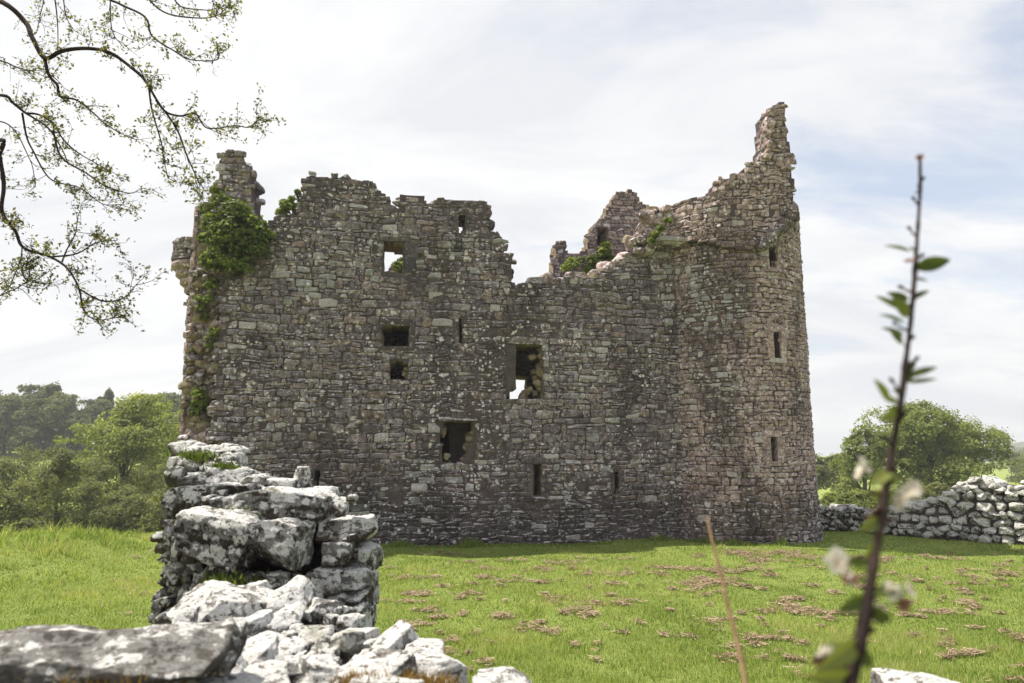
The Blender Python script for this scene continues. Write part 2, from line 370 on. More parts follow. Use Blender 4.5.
mm = M('heather_hill'); MAT['hill'] = mm.surf(mm.ramp(mm.noise(mm.obj(), 0.02, 5), [(0.3, (0.09, 0.11, 0.07)), (0.7, (0.14, 0.14, 0.11))]), 0.95)

# ------------------------------------------------------------------ ground and far hills
def gz(x, y):
    x = np.asarray(x, float); y = np.asarray(y, float)
    z = 0.05*np.sin(x*0.5+1.3)*np.cos(y*0.43)+0.03*np.sin(x*1.3+y*0.9)
    ye = y-1.25*np.minimum(x+12.6, 0)*(y > 5)
    z = z-1.1*sstep(26.2, 31, ye)-4.1*sstep(28, 62, ye)
    z = z+9.8*sstep(85, 165, y)*sstep(-15, -70, x)
    z = z+0.55*np.exp(-((x+14.5)**2/9+(y-20.5)**2/16))
    return z
xs = np.unique(np.concatenate([np.linspace(-1300, -200, 12), np.linspace(-200, -40, 33), np.linspace(-40, 40, 161), np.linspace(40, 200, 33), np.linspace(200, 1300, 12)]))
ys = np.unique(np.concatenate([np.linspace(-400, -10, 12), np.linspace(-10, 60, 141), np.linspace(60, 220, 41), np.linspace(220, 1300, 14)]))
X, Y = np.meshgrid(xs, ys, indexing='ij'); V = np.stack([X.ravel(), Y.ravel(), gz(X, Y).ravel()], 1)
i, j = np.meshgrid(np.arange(len(xs)-1), np.arange(len(ys)-1), indexing='ij'); q = (i*len(ys)+j).ravel(); L = len(ys)
g = G(); g.add(V, np.stack([q, q+L, q+L+1, q+1], 1))
tag(g.build('ground', MAT['ground'], smooth=True), kind='structure')

g = G(); n = 60; t = np.linspace(0, 1, n)
hx = 395+440*t; hh = 34*np.sin(np.pi*np.clip(t*0.9+0.02, 0, 1))**0.8*(1+0.12*np.sin(t*23)+0.05*np.sin(t*61))
rows = [(-150, 0), (-90, 0.35), (-40, 0.75), (0, 1.0), (60, 0.7), (160, 0)]
V = np.concatenate([np.stack([hx, np.full(n, 600.0)+dy, -6+hh*k*(1+0.06*np.sin(hx*0.09+dy))], 1) for dy, k in rows])
i, j = np.meshgrid(np.arange(len(rows)-1), np.arange(n-1), indexing='ij'); q = (i*n+j).ravel()
g.add(V, np.stack([q, q+1, q+n+1, q+n], 1)); tag(g.build('mountains', MAT['hill'], smooth=True), kind='structure')

# ------------------------------------------------------------------ the castle
YAW = R(9.0); P0 = np.array([-9.2, 21.73, 0.0])
EU = np.array([math.cos(YAW), math.sin(YAW), 0]); ED = np.array([-math.sin(YAW), math.cos(YAW), 0])
castle = thing('castle_ruin', P0, 'roofless grey stone castle ruin with one round tower and ivy at its broken corner', 'castle', rz=YAW)
def uv(x, y, d=0.0):              # picture pixel -> place on the castle plane that lies d metres behind the front face
    r = ray(x, y); o = P0+ED*d-CAM; t = (o @ ED)/(r @ ED); p = CAM+r*t-P0
    return (p @ EU, p[2])
def loc3(x, y, d): u, v = uv(x, y, d); return np.array([u, d, v])
def poly_uv(pts, d): return [uv(x, y, d) for x, y in pts]
def flat(d0):
    return lambda u, v, d: np.stack([u, d+d0, v], -1)

def voxel_wall(g, inside, u0, u1, v0, v1, cell, thick, fmap, nd=5, mi=0, jit=0.035, seed=1, mi_side=None):
    nu = int(math.ceil((u1-u0)/cell)); nv = int(math.ceil((v1-v0)/cell))
    cu = u0+(np.arange(nu)+0.5)*cell; cvv = v0+(np.arange(nv)+0.5)*cell
    CU, CV = np.meshgrid(cu, cvv, indexing='ij'); occ = inside(CU, CV)
    gu, gv, gd = np.meshgrid(u0+np.arange(nu+1)*cell, v0+np.arange(nv+1)*cell, np.linspace(0, thick, nd), indexing='ij')
    p = np.stack([gu.ravel(), gv.ravel(), gd.ravel()], 1)
    q = p*2.9+seed*13.7; J = np.stack([vnoise(q*1.0, seed), vnoise(q, seed+1), vnoise(q, seed+2)], 1)*jit
    J[:, 2] *= 1.0
    p = p+J
    vid = lambda a, b, c: (a*(nv+1)+b)*nd+c
    I, Jx = np.nonzero(occ); fr = np.stack([vid(I, Jx, 0), vid(I+1, Jx, 0), vid(I+1, Jx+1, 0), vid(I, Jx+1, 0)], 1)
    bk = np.stack([vid(I, Jx, nd-1), vid(I, Jx+1, nd-1), vid(I+1, Jx+1, nd-1), vid(I+1, Jx, nd-1)], 1)
    pad = np.pad(occ, 1); side = []
    for k in range(nd-1):
        for (di, dj) in ((-1, 0), (1, 0), (0, -1), (0, 1)):
            e = occ & ~pad[1+di:1+di+nu, 1+dj:1+dj+nv]; a, b = np.nonzero(e)
            if di == -1: side.append(np.stack([vid(a, b, k), vid(a, b+1, k), vid(a, b+1, k+1), vid(a, b, k+1)], 1))
            if di == 1: side.append(np.stack([vid(a+1, b+1, k), vid(a+1, b, k), vid(a+1, b, k+1), vid(a+1, b+1, k+1)], 1))
            if dj == -1: side.append(np.stack([vid(a+1, b, k), vid(a, b, k), vid(a, b, k+1), vid(a+1, b, k+1)], 1))
            if dj == 1: side.append(np.stack([vid(a, b+1, k), vid(a+1, b+1, k), vid(a+1, b+1, k+1), vid(a, b+1, k+1)], 1))
    side = np.concatenate(side)
    used, inv = np.unique(np.concatenate([fr.ravel(), bk.ravel(), side.ravel()]), return_inverse=True)
    pv = p[used]; w = fmap(pv[:, 0], pv[:, 1], pv[:, 2]); nf = len(fr)*4; nb = len(bk)*4
    tone = np.random.default_rng(seed).uniform(0, 1, (len(w), 3))
    fa = inv.ravel()
    g.add(w, np.concatenate([fa[:nf].reshape(-1, 4), fa[nf:nf+nb].reshape(-1, 4)]), tone, mi)
    n0 = g.n-len(w)
    g.f.append((fa[nf+nb:].reshape(-1, 4)+n0, mi if mi_side is None else mi_side))

S_ = np.array([-1, -0.94, -0.72, 0.0, 0.72, 0.94, 1.0]); T_ = np.array([-1, -0.90, -0.55, 0.55, 0.90, 1.0])
def stone_skin(g, inside, holes, u0, u1, v0, v1, fmap, rng, hr=(0.11, 0.31), wr=(0.14, 0.66), mi=0, seed=3, warp=0.07, proud=0.03):
    """coursed rubble facing: rows of uneven stones, each a bulging patch with sunk joints"""
    rects = []; v = v0
    while v < v1:
        h = rng.uniform(*hr); u = u0-rng.uniform(0, 0.4)
        while u < u1:
            w = rng.uniform(*wr)*(0.65+h*1.6)
            if h > 0.19 and rng.random() < 0.40:
                k = rng.uniform(0.35, 0.65)*h; w1 = w*rng.uniform(0.4, 0.7)
                rects += [(u, u+w, v, v+k)] if rng.random() < .5 else [(u, u+w1, v, v+k), (u+w1, u+w, v, v+k)]
                rects += [(u, u+w, v+k, v+h)]
            else: rects.append((u, u+w, v, v+h))
            u += w
        v += h
    outr = []
    for (a, b, c, d) in rects:
        keep = [(a, b, c, d)]
        for (ha, hb, hc, hd) in holes:
            nk = []
            for (a2, b2, c2, d2) in keep:
                ov = min(d2, hd)-max(c2, hc)
                if b2 <= ha or a2 >= hb or ov <= 0.3*(d2-c2): nk.append((a2, b2, c2, d2)); continue
                if ha-a2 > 0.08: nk.append((a2, ha, c2, d2))
                if b2-hb > 0.08: nk.append((hb, b2, c2, d2))
            keep = nk
        outr += keep
    r = np.array(outr); N = len(r)
    um = (r[:, 0]+r[:, 1])/2; vm = (r[:, 2]+r[:, 3])/2
    cnt = inside(um, vm).astype(int)*2
    for fx in (0.15, 0.85):
        for fy in (0.15, 0.85): cnt += inside(r[:, 0]*(1-fx)+r[:, 1]*fx, r[:, 2]*(1-fy)+r[:, 3]*fy)
    r = r[cnt >= 4]; N = len(r)
    gap = rng.uniform(0.0, 0.006, (N, 1, 1))
    s, t = np.meshgrid(S_, T_, indexing='ij'); s = s[None]; t = t[None]
    cj = rng.normal(0, 0.018, (N, 8, 1, 1))
    hu = ((r[:, 1]-r[:, 0])/2)[:, None, None]; hv = ((r[:, 3]-r[:, 2])/2)[:, None, None]
    U = ((r[:, 0]+r[:, 1])/2)[:, None, None]+s*(hu-gap); Vv = ((r[:, 2]+r[:, 3])/2)[:, None, None]+t*(hv-gap)
    sa, sb, ta, tb = (1-s)/2, (1+s)/2, (1-t)/2, (1+t)/2
    rc = np.minimum(hu, hv)*0.16
    cor = (np.abs(s)**4)*(np.abs(t)**4)
    U = U+cj[:, 0]*sa*ta+cj[:, 1]*sb*ta+cj[:, 2]*sa*tb+cj[:, 3]*sb*tb-np.sign(s)*cor*rc*rng.uniform(0.2, 1.5, (N, 1, 1))
    Vv = Vv+cj[:, 4]*sa*ta+cj[:, 5]*sb*ta+cj[:, 6]*sa*tb+cj[:, 7]*sb*tb-np.sign(t)*cor*rc*rng.uniform(0.2, 1.5, (N, 1, 1))
    mm_ = np.clip((1-np.abs(s)**14)*1.15, 0, 1)*np.clip((1-np.abs(t)**10)*1.15, 0, 1)
    D = 0.05-(0.05+rng.uniform(0.0, proud, (N, 1, 1)))*mm_**0.8+rng.normal(0, 0.011, U.shape)*mm_+rng.normal(0, 0.018, (N, 1, 1))*s+rng.normal(0, 0.014, (N, 1, 1))*t
    u_ = U.ravel(); v_ = Vv.ravel(); q = np.stack([u_*0.45, v_*0.45, np.full_like(u_, seed*3.1)], 1)
    dv = warp*vnoise(q, seed)+warp*0.5*vnoise(q*3.3, seed+4)+0.036*vnoise(q*8.5, seed+5)+0.014*vnoise(q*22, seed+7); u_ = u_+0.05*vnoise(q*2.0, seed+9)+0.045*vnoise(q*7.0, seed+11)+0.014*vnoise(q*20, seed+12); v_ = v_+dv
    D = D.ravel()+0.04*vnoise(q*1.3, seed+6)
    w = fmap(u_, v_, D); ns, nt_ = len(S_), len(T_)
    i, j = np.meshgrid(np.arange(ns-1), np.arange(nt_-1), indexing='ij'); q = (i*nt_+j).ravel()
    f = np.stack([q, q+nt_, q+nt_+1, q+1], 1)[None]+(np.arange(N)*ns*nt_)[:, None, None]
    tone = np.repeat(rng.uniform(0, 1, (N, 3)), ns*nt_, 0)
    g.add(w, f.reshape(-1, 4), tone, mi)

def cope(g, line, d0, d1, rng, dens=2.6, size=(0.12, 0.26), mi=0, n=5):
    """loose weathered stones along a broken wall head (line in local u,v)"""
    line = np.asarray(line)
    for a, b in zip(line[:-1], line[1:]):
        Ls = np.linalg.norm(b-a); m = rng.poisson(Ls*dens*(d1-d0)/0.6)
        for k in range(m):
            p = a+(b-a)*rng.random(); s = rng.uniform(*size)
            rock(g, (p[0]+rng.normal(0, .03), rng.uniform(d0, d1), p[1]-s*0.25+rng.normal(0, .04)), (s*rng.uniform(.8, 1.5), s*rng.uniform(.7, 1.2), s*rng.uniform(.5, .9)), rng, n, 0.35, 0.12, 4,
                 (rng.normal(0, .15), rng.normal(0, .15), rng.uniform(-.5, .5)), mi)

def block(g, u0, u1, v0, v1, d0, d1, rng, mi=0, n=8, rnd=0.10, rough=0.035, tone=None):
    rock(g, ((u0+u1)/2, (d0+d1)/2, (v0+v1)/2), ((u1-u0)/2, (d1-d0)/2, (v1-v0)/2), rng, n, rnd, rough, 1, (rng.normal(0, .01), rng.normal(0, .015), 0), mi, tone)

# --- front wall
TOP = [(221, 275), (240, 276), (248, 262), (258, 240), (268, 222), (280, 215), (297, 213), (300, 200), (306, 196), (307, 172), (318, 171), (322, 174), (338, 174), (340, 176), (357, 177), (372, 178), (374, 190), (384, 193), (386, 207),
       (399, 209), (401, 195), (413, 194), (424, 195), (428, 208), (435, 210), (437, 198), (457, 199), (486, 201), (490, 211), (486, 229), (500, 235), (504, 251), (511, 257), (512, 287), (522, 287), (536, 278), (547, 275), (562, 280), (568, 274),
       (591, 279), (606, 268), (618, 265), (623, 256), (640, 249), (655, 243), (705, 243)]
tl = poly_uv(TOP, 0); uR = tl[-1][0]
prof = tl+[(uR+0.2, 0), (uR+0.2, -0.5), (uv(214, 440)[0], -0.5), (uv(214, 440)[0], 3.2), (uv(219, 350)[0], uv(219, 350)[1])]
OPEN = {  # pixel outlines of the openings in the front face
    'upper': [(383, 241), (404, 243), (404, 273), (383, 272)],
    'middle': [(382, 325), (409, 325), (409, 346), (382, 346)],
    'putlog': [(390, 364), (400, 361), (408, 366), (406, 380), (391, 380)],
    'tall': [(515, 344), (543, 345), (543, 398), (507, 399), (508, 392), (515, 388)],
    'broken': [(443, 421), (474, 421), (475, 432), (470, 447), (462, 464), (444, 465), (441, 440)],
    'low': [(533, 464), (542, 464), (542, 497), (533, 497)],
    'slit_top': [(458.5, 214), (465.5, 214), (465.5, 231), (458.5, 231)],
    'slit_mid': [(458.5, 319), (462, 319), (462, 343), (458.5, 343)],
    'slit_low': [(614, 470), (618.5, 470), (618.5, 494), (614, 494)],
    'slit_left': [(315, 470), (319, 470), (319, 491), (315, 491)],
}
holes_poly = {k: poly_uv(p, 0) for k, p in OPEN.items()}
holes_rect = [(min(a for a, b in p), max(a for a, b in p), min(b for a, b in p), max(b for a, b in p)) for p in holes_poly.values()]
HR = dict(zip(holes_poly, holes_rect))
def inside_front(u, v):
    r = inpoly(u, v, prof)
    for p in holes_poly.values(): r &= ~inpoly(u, v, p)
    return r
def inside_prof(u, v): return inpoly(u, v, prof)
rng = np.random.default_rng(11)
g = G(); U1 = uR+0.2
voxel_wall(g, inside_front, -0.4, U1, -0.5, 12.2, 0.085, 1.35, flat(0.03), 6, 1, 0.05, 5, 2)
stone_skin(g, inside_prof, holes_rect, -0.3, U1, -0.3, 12.4, flat(0.0), rng, mi=0)
cope(g, tl[:-1], 0.1, 1.2, rng, 2.2, (0.10, 0.22), 0)
# the pale boulder-like stones at the low point of the wall head
for (x0, y0, x1, y1) in ((588, 270, 601, 280), (598, 262, 611, 274), (606, 262, 616, 272), (566, 272, 588, 283), (556, 277, 572, 286), (541, 272, 552, 287), (529, 279, 541, 289), (612, 256, 626, 268), (618, 252, 634, 262), (594, 274, 606, 284)):
    a = uv(x0, y0, .2); b = uv(x1, y1, .2); rock(g, ((a[0]+b[0])/2, 0.3, (a[1]+b[1])/2), ((b[0]-a[0])/2*1.1, 0.3, (a[1]-b[1])/2*1.1), rng, 8, 0.6, 0.1, 4, (0, 0, rng.uniform(-.4, .4)), 3)
for (x0, y0, x1, y1, m_, sz) in ((474, 430, 463, 463, 14, .13), (445, 455, 448, 464, 4, .1), (541, 346, 540, 396, 16, .13), (532, 350, 536, 396, 6, .12), (521, 398, 530, 388, 5, .12), (406, 366, 405, 379, 5, .1), (443, 424, 441, 445, 6, .1)):
    for q in range(m_):
        f = rng.random(); p = loc3(x0+(x1-x0)*f+rng.normal(0, .8), y0+(y1-y0)*f, .5); p[1] = rng.uniform(.12, .9); s1 = sz*rng.uniform(.6, 1.3)
        rock(g, p, (s1, s1, s1*.8), rng, 5, .3, .12, 4, tuple(rng.normal(0, .4, 3)), 2)
g.build('front_wall', [MAT['facade'], MAT['mortar'], MAT['inner'], MAT['cap']], castle)

# dressed stones round the front openings
def surround(name, key, lint=(0.30, 0.20), sill=0.12, jamb=0.16, label=None, mat='facade'):
    a, b, c, d = HR[key]; h = d-c; rr = np.random.default_rng(len(key)*7+int(a*10))
    o = bpy.data.objects.new(name, None); COL.objects.link(o); o.parent = castle; o.location = ((a+b)/2, 0, c)
    off_ = np.array([(a+b)/2, 0, c]); k = 3 if h > 1.2 else 2
    if label: o['label'] = label
    for sx in ((0, 1) if jamb else ()):
        g = G()
        for q in range(k):
            v0, v1 = c+h*q/k-.004, c+h*(q+1)/k+.004; w = jamb*rr.uniform(0.8, 1.7)
            if sx == 0: block(g, a-w, a-0.004, v0, v1, -0.03, 0.4, rr)
            else: block(g, b+0.004, b+w, v0, v1, -0.03, 0.4, rr)
        g.build('jamb', MAT[mat], o, offset=off_)
    g = G(); block(g, a-lint[0], b+lint[0], d+0.004, d+lint[1], -0.035, 0.45, rr, n=12); g.build('lintel', MAT[mat], o, offset=off_)
    if sill:
        g = G(); block(g, a-lint[0]*0.9, b+lint[0]*0.9, c-sill, c-0.006, -0.045, 0.4, rr, n=12); g.build('sill', MAT[mat], o, offset=off_)
    return o
surround('window', 'upper', (0.2, 0.22), 0.0, 0.28, 'upper window opening showing sky and ivy behind')
surround('window', 'middle', (0.24, 0.2), 0.14, 0.16, 'small wide window opening with dark interior')
surround('window', 'tall', (0.12, 0.26), 0.0, 0.0, 'tall broken window opening with sky at its lower corner')
surround('window', 'broken', (0.1, 0.14), 0.0, 0.0, 'ragged dark window hole with broken jambs')
surround('arrow_slit', 'low', (0.26, 0.22), 0.12, 0.14, 'low slit between brown jambs', 'facade')
surround('arrow_slit', 'slit_top', (0.12, 0.16), 0.0, 0.14); surround('arrow_slit', 'slit_mid', (0.1, 0.12), 0.0, 0.12)
surround('arrow_slit', 'slit_low', (0.1, 0.12), 0.08, 0.12); surround('arrow_slit', 'slit_left', (0.1, 0.12), 0.08, 0.12)

# --- broken end wall and its gable stump (set back behind the fallen corner)
dE = 0.95
EP = [(176, 548), (180, 470), (187, 350), (193, 270), (198, 215), (204, 206), (209, 199), (214, 192), (217, 185), (219, 168), (221, 154), (225, 150), (240, 152.5), (241, 164), (248.5, 168), (250, 185), (252, 202), (256, 240), (262, 300), (262, 548)]
ep = poly_uv(EP, dE)
def inside_end(u, v): return inpoly(u, v, ep)
rng = np.random.default_rng(23); g = G()
voxel_wall(g, inside_end, ep[0][0]-.2, 2.0, -0.5, 14.5, 0.10, 1.7, flat(dE), 6, 2, 0.07, 8, 1)
stone_skin(g, lambda u, v: inside_end(u, v) & (v > 10.2), [], ep[0][0]-.2, 2.0, 10.0, 14.5, flat(dE-0.02), rng, (0.12, 0.3), (0.2, 0.5), 0, 14, 0.1, 0.14)
cope(g, [ep[k] for k in range(4, 17)], dE+.05, dE+1.3, rng, 1.6, (0.1, 0.2), 0)
for k in range(520):               # rubble sticking out of the torn corner
    v = rng.uniform(0, 9.2); u = rng.uniform(-1.38, 0.0); s = rng.uniform(0.06, 0.2)*rng.uniform(.6, 1)
    rock(g, (u, dE-rng.uniform(0.0, 0.22)-max(0, u+.6)*0.6, v), (s*1.3, s, s*.8), rng, 5, 0.4, 0.15, 4, (rng.normal(0, .3), rng.normal(0, .3), rng.uniform(-1, 1)), 2 if rng.random() < .3 else (3 if rng.random() < .4 else 0))
# sunlit dressed corner of the end wall: chamfered quoins one above the other
v = -0.1
while v < uv(198, 213, dE)[1]:
    h = rng.uniform(0.24, 0.42); ue = np.interp(v, [p[1] for p in ep[:5]], [p[0] for p in ep[:5]])
    rock(g, (ue+0.17, dE+0.30, v+h/2), (0.09, 0.40*rng.uniform(.85, 1.1), h/2-.006), rng, 6, 0.08, 0.04, 1, (0, 0, R(-32)+rng.normal(0, .04)), 3); v += h
g.build('end_wall', [MAT['facade'], MAT['mortar'], MAT['inner'], MAT['cap']], castle)
# end wall running back
g = G(); endpoly = [(2.2, -0.5), (7.4, -0.5), (7.4, 7.6), (6.3, 8.4), (5.2, 9.2), (4.2, 9.0), (3.2, 9.6), (2.2, 9.4)]
mapS = lambda u, v, d: np.stack([-1.38+d, u, v], -1)
voxel_wall(g, lambda u, v: inpoly(u, v, endpoly), 2.2, 7.4, -0.5, 9.8, 0.13, 1.2, mapS, 4, 1, 0.07, 31)
mapS2 = lambda u, v, d: np.stack([-1.40+d, 9.6-u, v], -1)
stone_skin(g, lambda u, v: inpoly(9.6-u, v, endpoly), [], 2.2, 7.4, -.3, 9.7, mapS2, rng, mi=0, seed=33)
g.build('side_wall', [MAT['facade'], MAT['mortar']], castle)

# --- corbelled turret at the far corner
c3 = at(196, 262, 24.3)-P0; tc_ = np.array([c3 @ EU, c3 @ ED]); rng = np.random.default_rng(5); RT = 0.78
zt = at(190, 240, 24.0)[2]; zb = at(190, 262, 24.0)[2]; zc = at(190, 293, 24.0)[2]
g = G(); mapT = lambda u, v, d: np.stack([tc_[0]+(RT-d)*np.sin(u/RT), tc_[1]-(RT-d)*np.cos(u/RT), v], -1)
stone_skin(g, lambda u, v: (v > zb-.05) & (v < zt), [], -2.3, 2.3, zb, zt, mapT, rng, (0.12, 0.22), (0.15, 0.4), 0, 41, 0.02, 0.03)
th = np.linspace(0, 2*np.pi, 29); lev = np.linspace(zb-.1, zt-.03, 5)
V = np.concatenate([np.stack([tc_[0]+(RT-.06)*np.cos(th), tc_[1]+(RT-.06)*np.sin(th), np.full(29, z)], 1) for z in lev])
i, j = np.meshgrid(np.arange(4), np.arange(28), indexing='ij'); q = (i*29+j).ravel(); g.add(V, np.stack([q, q+1, q+30, q+29], 1), mi=1)
g.add(V[-29:-1], [list(range(28))], mi=1)
cope(g, [(tc_[0]-.5, zt), (tc_[0]+.5, zt)], tc_[1]-.5, tc_[1]+.5, rng, 1.5, (.08, .14), 0)
o = g.build('turret', [MAT['facade'], MAT['mortar']], castle)
g = G(); nr = 4; rows = []                  # stepped corbel rings under the turret
for k in range(nr):
    r1 = RT+.03-k*0.16; z1 = zb-.02-(zb-zc)*k/nr; z0 = zb-.02-(zb-zc)*(k+1)/nr+.01
    for (rr_, zz) in ((r1-.05, z1), (r1, z1-.04), (r1-.01, z0+.07), (r1-.09, z0)): rows.append(np.stack([tc_[0]+rr_*np.cos(th), tc_[1]+rr_*np.sin(th), np.full(29, zz)], 1))
V = np.concatenate(rows); i, j = np.meshgrid(np.arange(len(rows)-1), np.arange(28), indexing='ij'); q = (i*29+j).ravel(); g.add(V, np.stack([q, q+29, q+30, q+1], 1)); g.build('corbel', MAT['cap'], o, True)

# --- rear wall with the gable and the stub that show above the front wall
dR = 7.4
RP = [(188, 560), (188, 300), (240, 290), (330, 285), (372, 280), (386, 272), (394, 263), (400, 258), (406, 257), (420, 268), (450, 300), (512, 300), (552, 293), (554, 268), (555, 242), (565, 242), (567, 251), (575, 255), (588, 249), (590, 233), (599, 219), (607, 218), (607, 209),
      (617, 194), (622, 191), (626, 193), (629, 190), (633, 191), (643, 204), (650, 206), (660, 230), (700, 230), (700, 560)]
rp = poly_uv(RP, dR); RH = {'door': poly_uv([(598, 228), (607.5, 228), (607.5, 247), (598, 247)], dR), 'gap': poly_uv([(509, 376), (529, 376), (529, 402), (509, 402)], dR), 'far': poly_uv([(440, 428), (452, 428), (452, 440), (440, 440)], dR)}
rrect = [(min(a for a, b in p), max(a for a, b in p), min(b for a, b in p), max(b for a, b in p)) for p in RH.values()]
def inside_rear(u, v):
    r = inpoly(u, v, rp)
    for p in RH.values(): r &= ~inpoly(u, v, p)
    return r
rng = np.random.default_rng(77); g = G(); um = min(p[0] for p in rp); ux = max(p[0] for p in rp)
voxel_wall(g, inside_rear, um, ux, -.5, 17.5, 0.12, 1.1, flat(dR), 4, 1, 0.05, 51, 2)
stone_skin(g, lambda u, v: inpoly(u, v, rp) & (v > 1.0), rrect, um, ux, 1.0, 17.5, flat(dR-.02), rng, (0.14, 0.28), (0.2, 0.55), 0, 53)
cope(g, [p for p in rp[1:-2]], dR+.1, dR+.8, rng, 0.9, (.09, .17), 0)
a, b, c, d = rrect[0]; block(g, a-.02, b+.6, c-.3, d+.3, dR+1.15, dR+1.4, rng, 1)  # block added behind the doorway so the opening reads dark
block(g, a-.15, b+.15, d+.01, d+.2, dR-.06, dR+.4, rng, 0)
g.build('rear_wall', [MAT['rear'], MAT['mortar'], MAT['inner']], castle)
# unseen cross walls, and vault slabs added to keep the lower openings dark
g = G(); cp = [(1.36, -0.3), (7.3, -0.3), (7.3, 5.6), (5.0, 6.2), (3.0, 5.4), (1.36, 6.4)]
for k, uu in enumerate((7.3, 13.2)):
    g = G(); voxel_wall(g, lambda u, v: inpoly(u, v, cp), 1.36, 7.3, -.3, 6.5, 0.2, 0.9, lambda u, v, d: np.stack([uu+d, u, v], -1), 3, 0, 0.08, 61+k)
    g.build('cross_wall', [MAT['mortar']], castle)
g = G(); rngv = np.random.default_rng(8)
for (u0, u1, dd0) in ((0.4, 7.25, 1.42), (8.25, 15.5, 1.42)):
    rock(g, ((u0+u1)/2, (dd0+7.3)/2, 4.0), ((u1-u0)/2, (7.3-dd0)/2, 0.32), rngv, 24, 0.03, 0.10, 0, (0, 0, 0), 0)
g.build('added_shade_vault', [MAT['mortar']], castle, True)

g = G(); rock(g, (7.2, 4.4, 8.25), (6.9, 2.95, 0.16), rngv, 24, 0.02, 0.08, 0, (0, 0, 0), 0); g.build('added_shade_floor', [MAT['mortar']], castle, True)  # unseen slab added inside the roofless shell to darken the windows below it

# --- round tower
TU, TD, TR = 17.80, 1.0, 2.68
ztop = (at(800, 218, 25.2))[2]
mapC = lambda u, v, d: np.stack([TU+(TR-d+0.05*np.clip(1-v/3, 0, 1))*np.sin(u/TR), TD-(TR-d+0.05*np.clip(1-v/3, 0, 1))*np.cos(u/TR), v], -1)
def on_tower(x, y):
    r = ray(x, y); o = CAM-P0; dl = np.array([r @ EU, r @ ED]); ol = np.array([o @ EU, o @ ED])-np.array([TU, TD])
    A = dl @ dl; B = ol @ dl; C_ = ol @ ol-TR*TR; t = (-B-math.sqrt(max(B*B-A*C_, 0)))/A
    p = ol+dl*t; return (math.atan2(p[0], -p[1])*TR, CAM[2]+r[2]*t)
TS = [[(769, 247), (776, 247), (776, 267), (769, 267)], [(774.3, 332), (779.5, 332), (779.5, 358), (774.3, 358)], [(771.5, 437), (776, 437), (776, 461), (771.5, 461)]]
tsl = [[on_tower(*p) for p in q] for q in TS]
tsr = [(min(a for a, b in p), max(a for a, b in p), min(b for a, b in p), max(b for a, b in p)) for p in tsl]
def in_t(u, v):
    r = (v < ztop)
    for (a, b, c, d) in tsr: r &= ~((u > a) & (u < b) & (v > c) & (v < d))
    return r
rng = np.random.default_rng(99); g = G(); um = np.pi*TR
voxel_wall(g, in_t, -um, um, -.5, ztop+.1, 0.11, 0.9, lambda u, v, d: mapC(u, v, d+.04), 3, 1, 0.03, 71)
stone_skin(g, lambda u, v: v < ztop, tsr, -um, um, -.3, ztop, mapC, rng, (0.11, 0.26), (0.14, 0.48), 0, 73, 0.05, 0.018)
tower = g.build('round_tower', [MAT['tower'], MAT['mortar']], castle)
g = G(); th = np.linspace(0, 2*np.pi, 49); rows = []      # cap ledge of flat stones round the tower head and its low roof
for rr_, zz in ((TR-.25, ztop-.02), (TR+.05, ztop), (TR+.05, ztop+.10), (TR-.1, ztop+.16), (0.01, ztop+.5)): rows.append(np.stack([TU+rr_*np.cos(th), TD+rr_*np.sin(th), zz+0.02*np.sin(th*17)], 1))
V = np.concatenate(rows); i, j = np.meshgrid(np.arange(4), np.arange(48), indexing='ij'); q = (i*49+j).ravel(); g.add(V, np.stack([q, q+1, q+50, q+49], 1)); g.build('tower_head', MAT['tower'], tower)
for (a, b, c, d) in tsr:
    g = G(); rr = np.random.default_rng(int(c*10)); h = d-c
    def curved(u0, u1, v0, v1):
        cu, f = cube_grid(6); p = cu*np.array([(u1-u0)/2, .17, (v1-v0)/2])+np.array([(u0+u1)/2, .12, (v0+v1)/2]); p = p+fbm(p*4, 3, 2)[:, None]*0.012
        g.add(mapC(p[:, 0], p[:, 2], p[:, 1]), f, rr.uniform(0, 1, 3))
    for q in range(2):
        curved(a-rr.uniform(.18, .34), a-.004, c+h*q/2, c+h*(q+1)/2-.012); curved(b+.004, b+rr.uniform(.14, .3), c+h*q/2, c+h*(q+1)/2-.012)
    curved(a-.2, b+.2, d+.005, d+.2); curved(a-.2, b+.2, c-.16, c-.006)
    g.build('arrow_slit', MAT['tower'], tower)

# --- square cap house corbelled out over the tower
dC = -1.80
CP = [(656, 243), (650, 228), (652, 212), (665, 207), (679, 203), (690, 201), (701, 199), (708, 196), (716, 189), (720, 180), (724, 176), (733, 176), (742, 172), (749, 166), (757, 160), (767, 156), (768.5, 130), (770.5, 111), (772, 107), (775, 110), (779.5, 110), (780, 100), (785.5, 100), (787, 112), (789.6, 133),
      (792.5, 154), (795, 168), (796.8, 185), (797, 211), (791, 215), (786, 221), (780, 226), (774, 231), (768, 237), (763, 243), (757, 247), (740, 247), (706, 243), (690, 242)]
def dcap(x): return np.interp(x, [650, 690, 725, 797], [-.45, -.75, dC, dC-.38])
cpv = [uv(x, y, dcap(x)) for x, y in CP]
def capd(u): return np.where(u > TU-.2, dC-.17*(u-TU+.2), np.minimum(-.42, TD-np.sqrt(np.maximum((TR+.12)**2-(u-TU+.2)**2*1.0, .01))))
flatC = lambda u, v, d: np.stack([u, d+capd(u), v], -1); inC = lambda u, v: inpoly(u, v, cpv)
rng = np.random.default_rng(44); g = G(); um = min(p[0] for p in cpv); ux = max(p[0] for p in cpv)
voxel_wall(g, inC, um, ux, 9.5, 17.5, 0.09, 0.80, lambda u, v, d: flatC(u, v, d+.03), 5, 1, 0.05, 81)
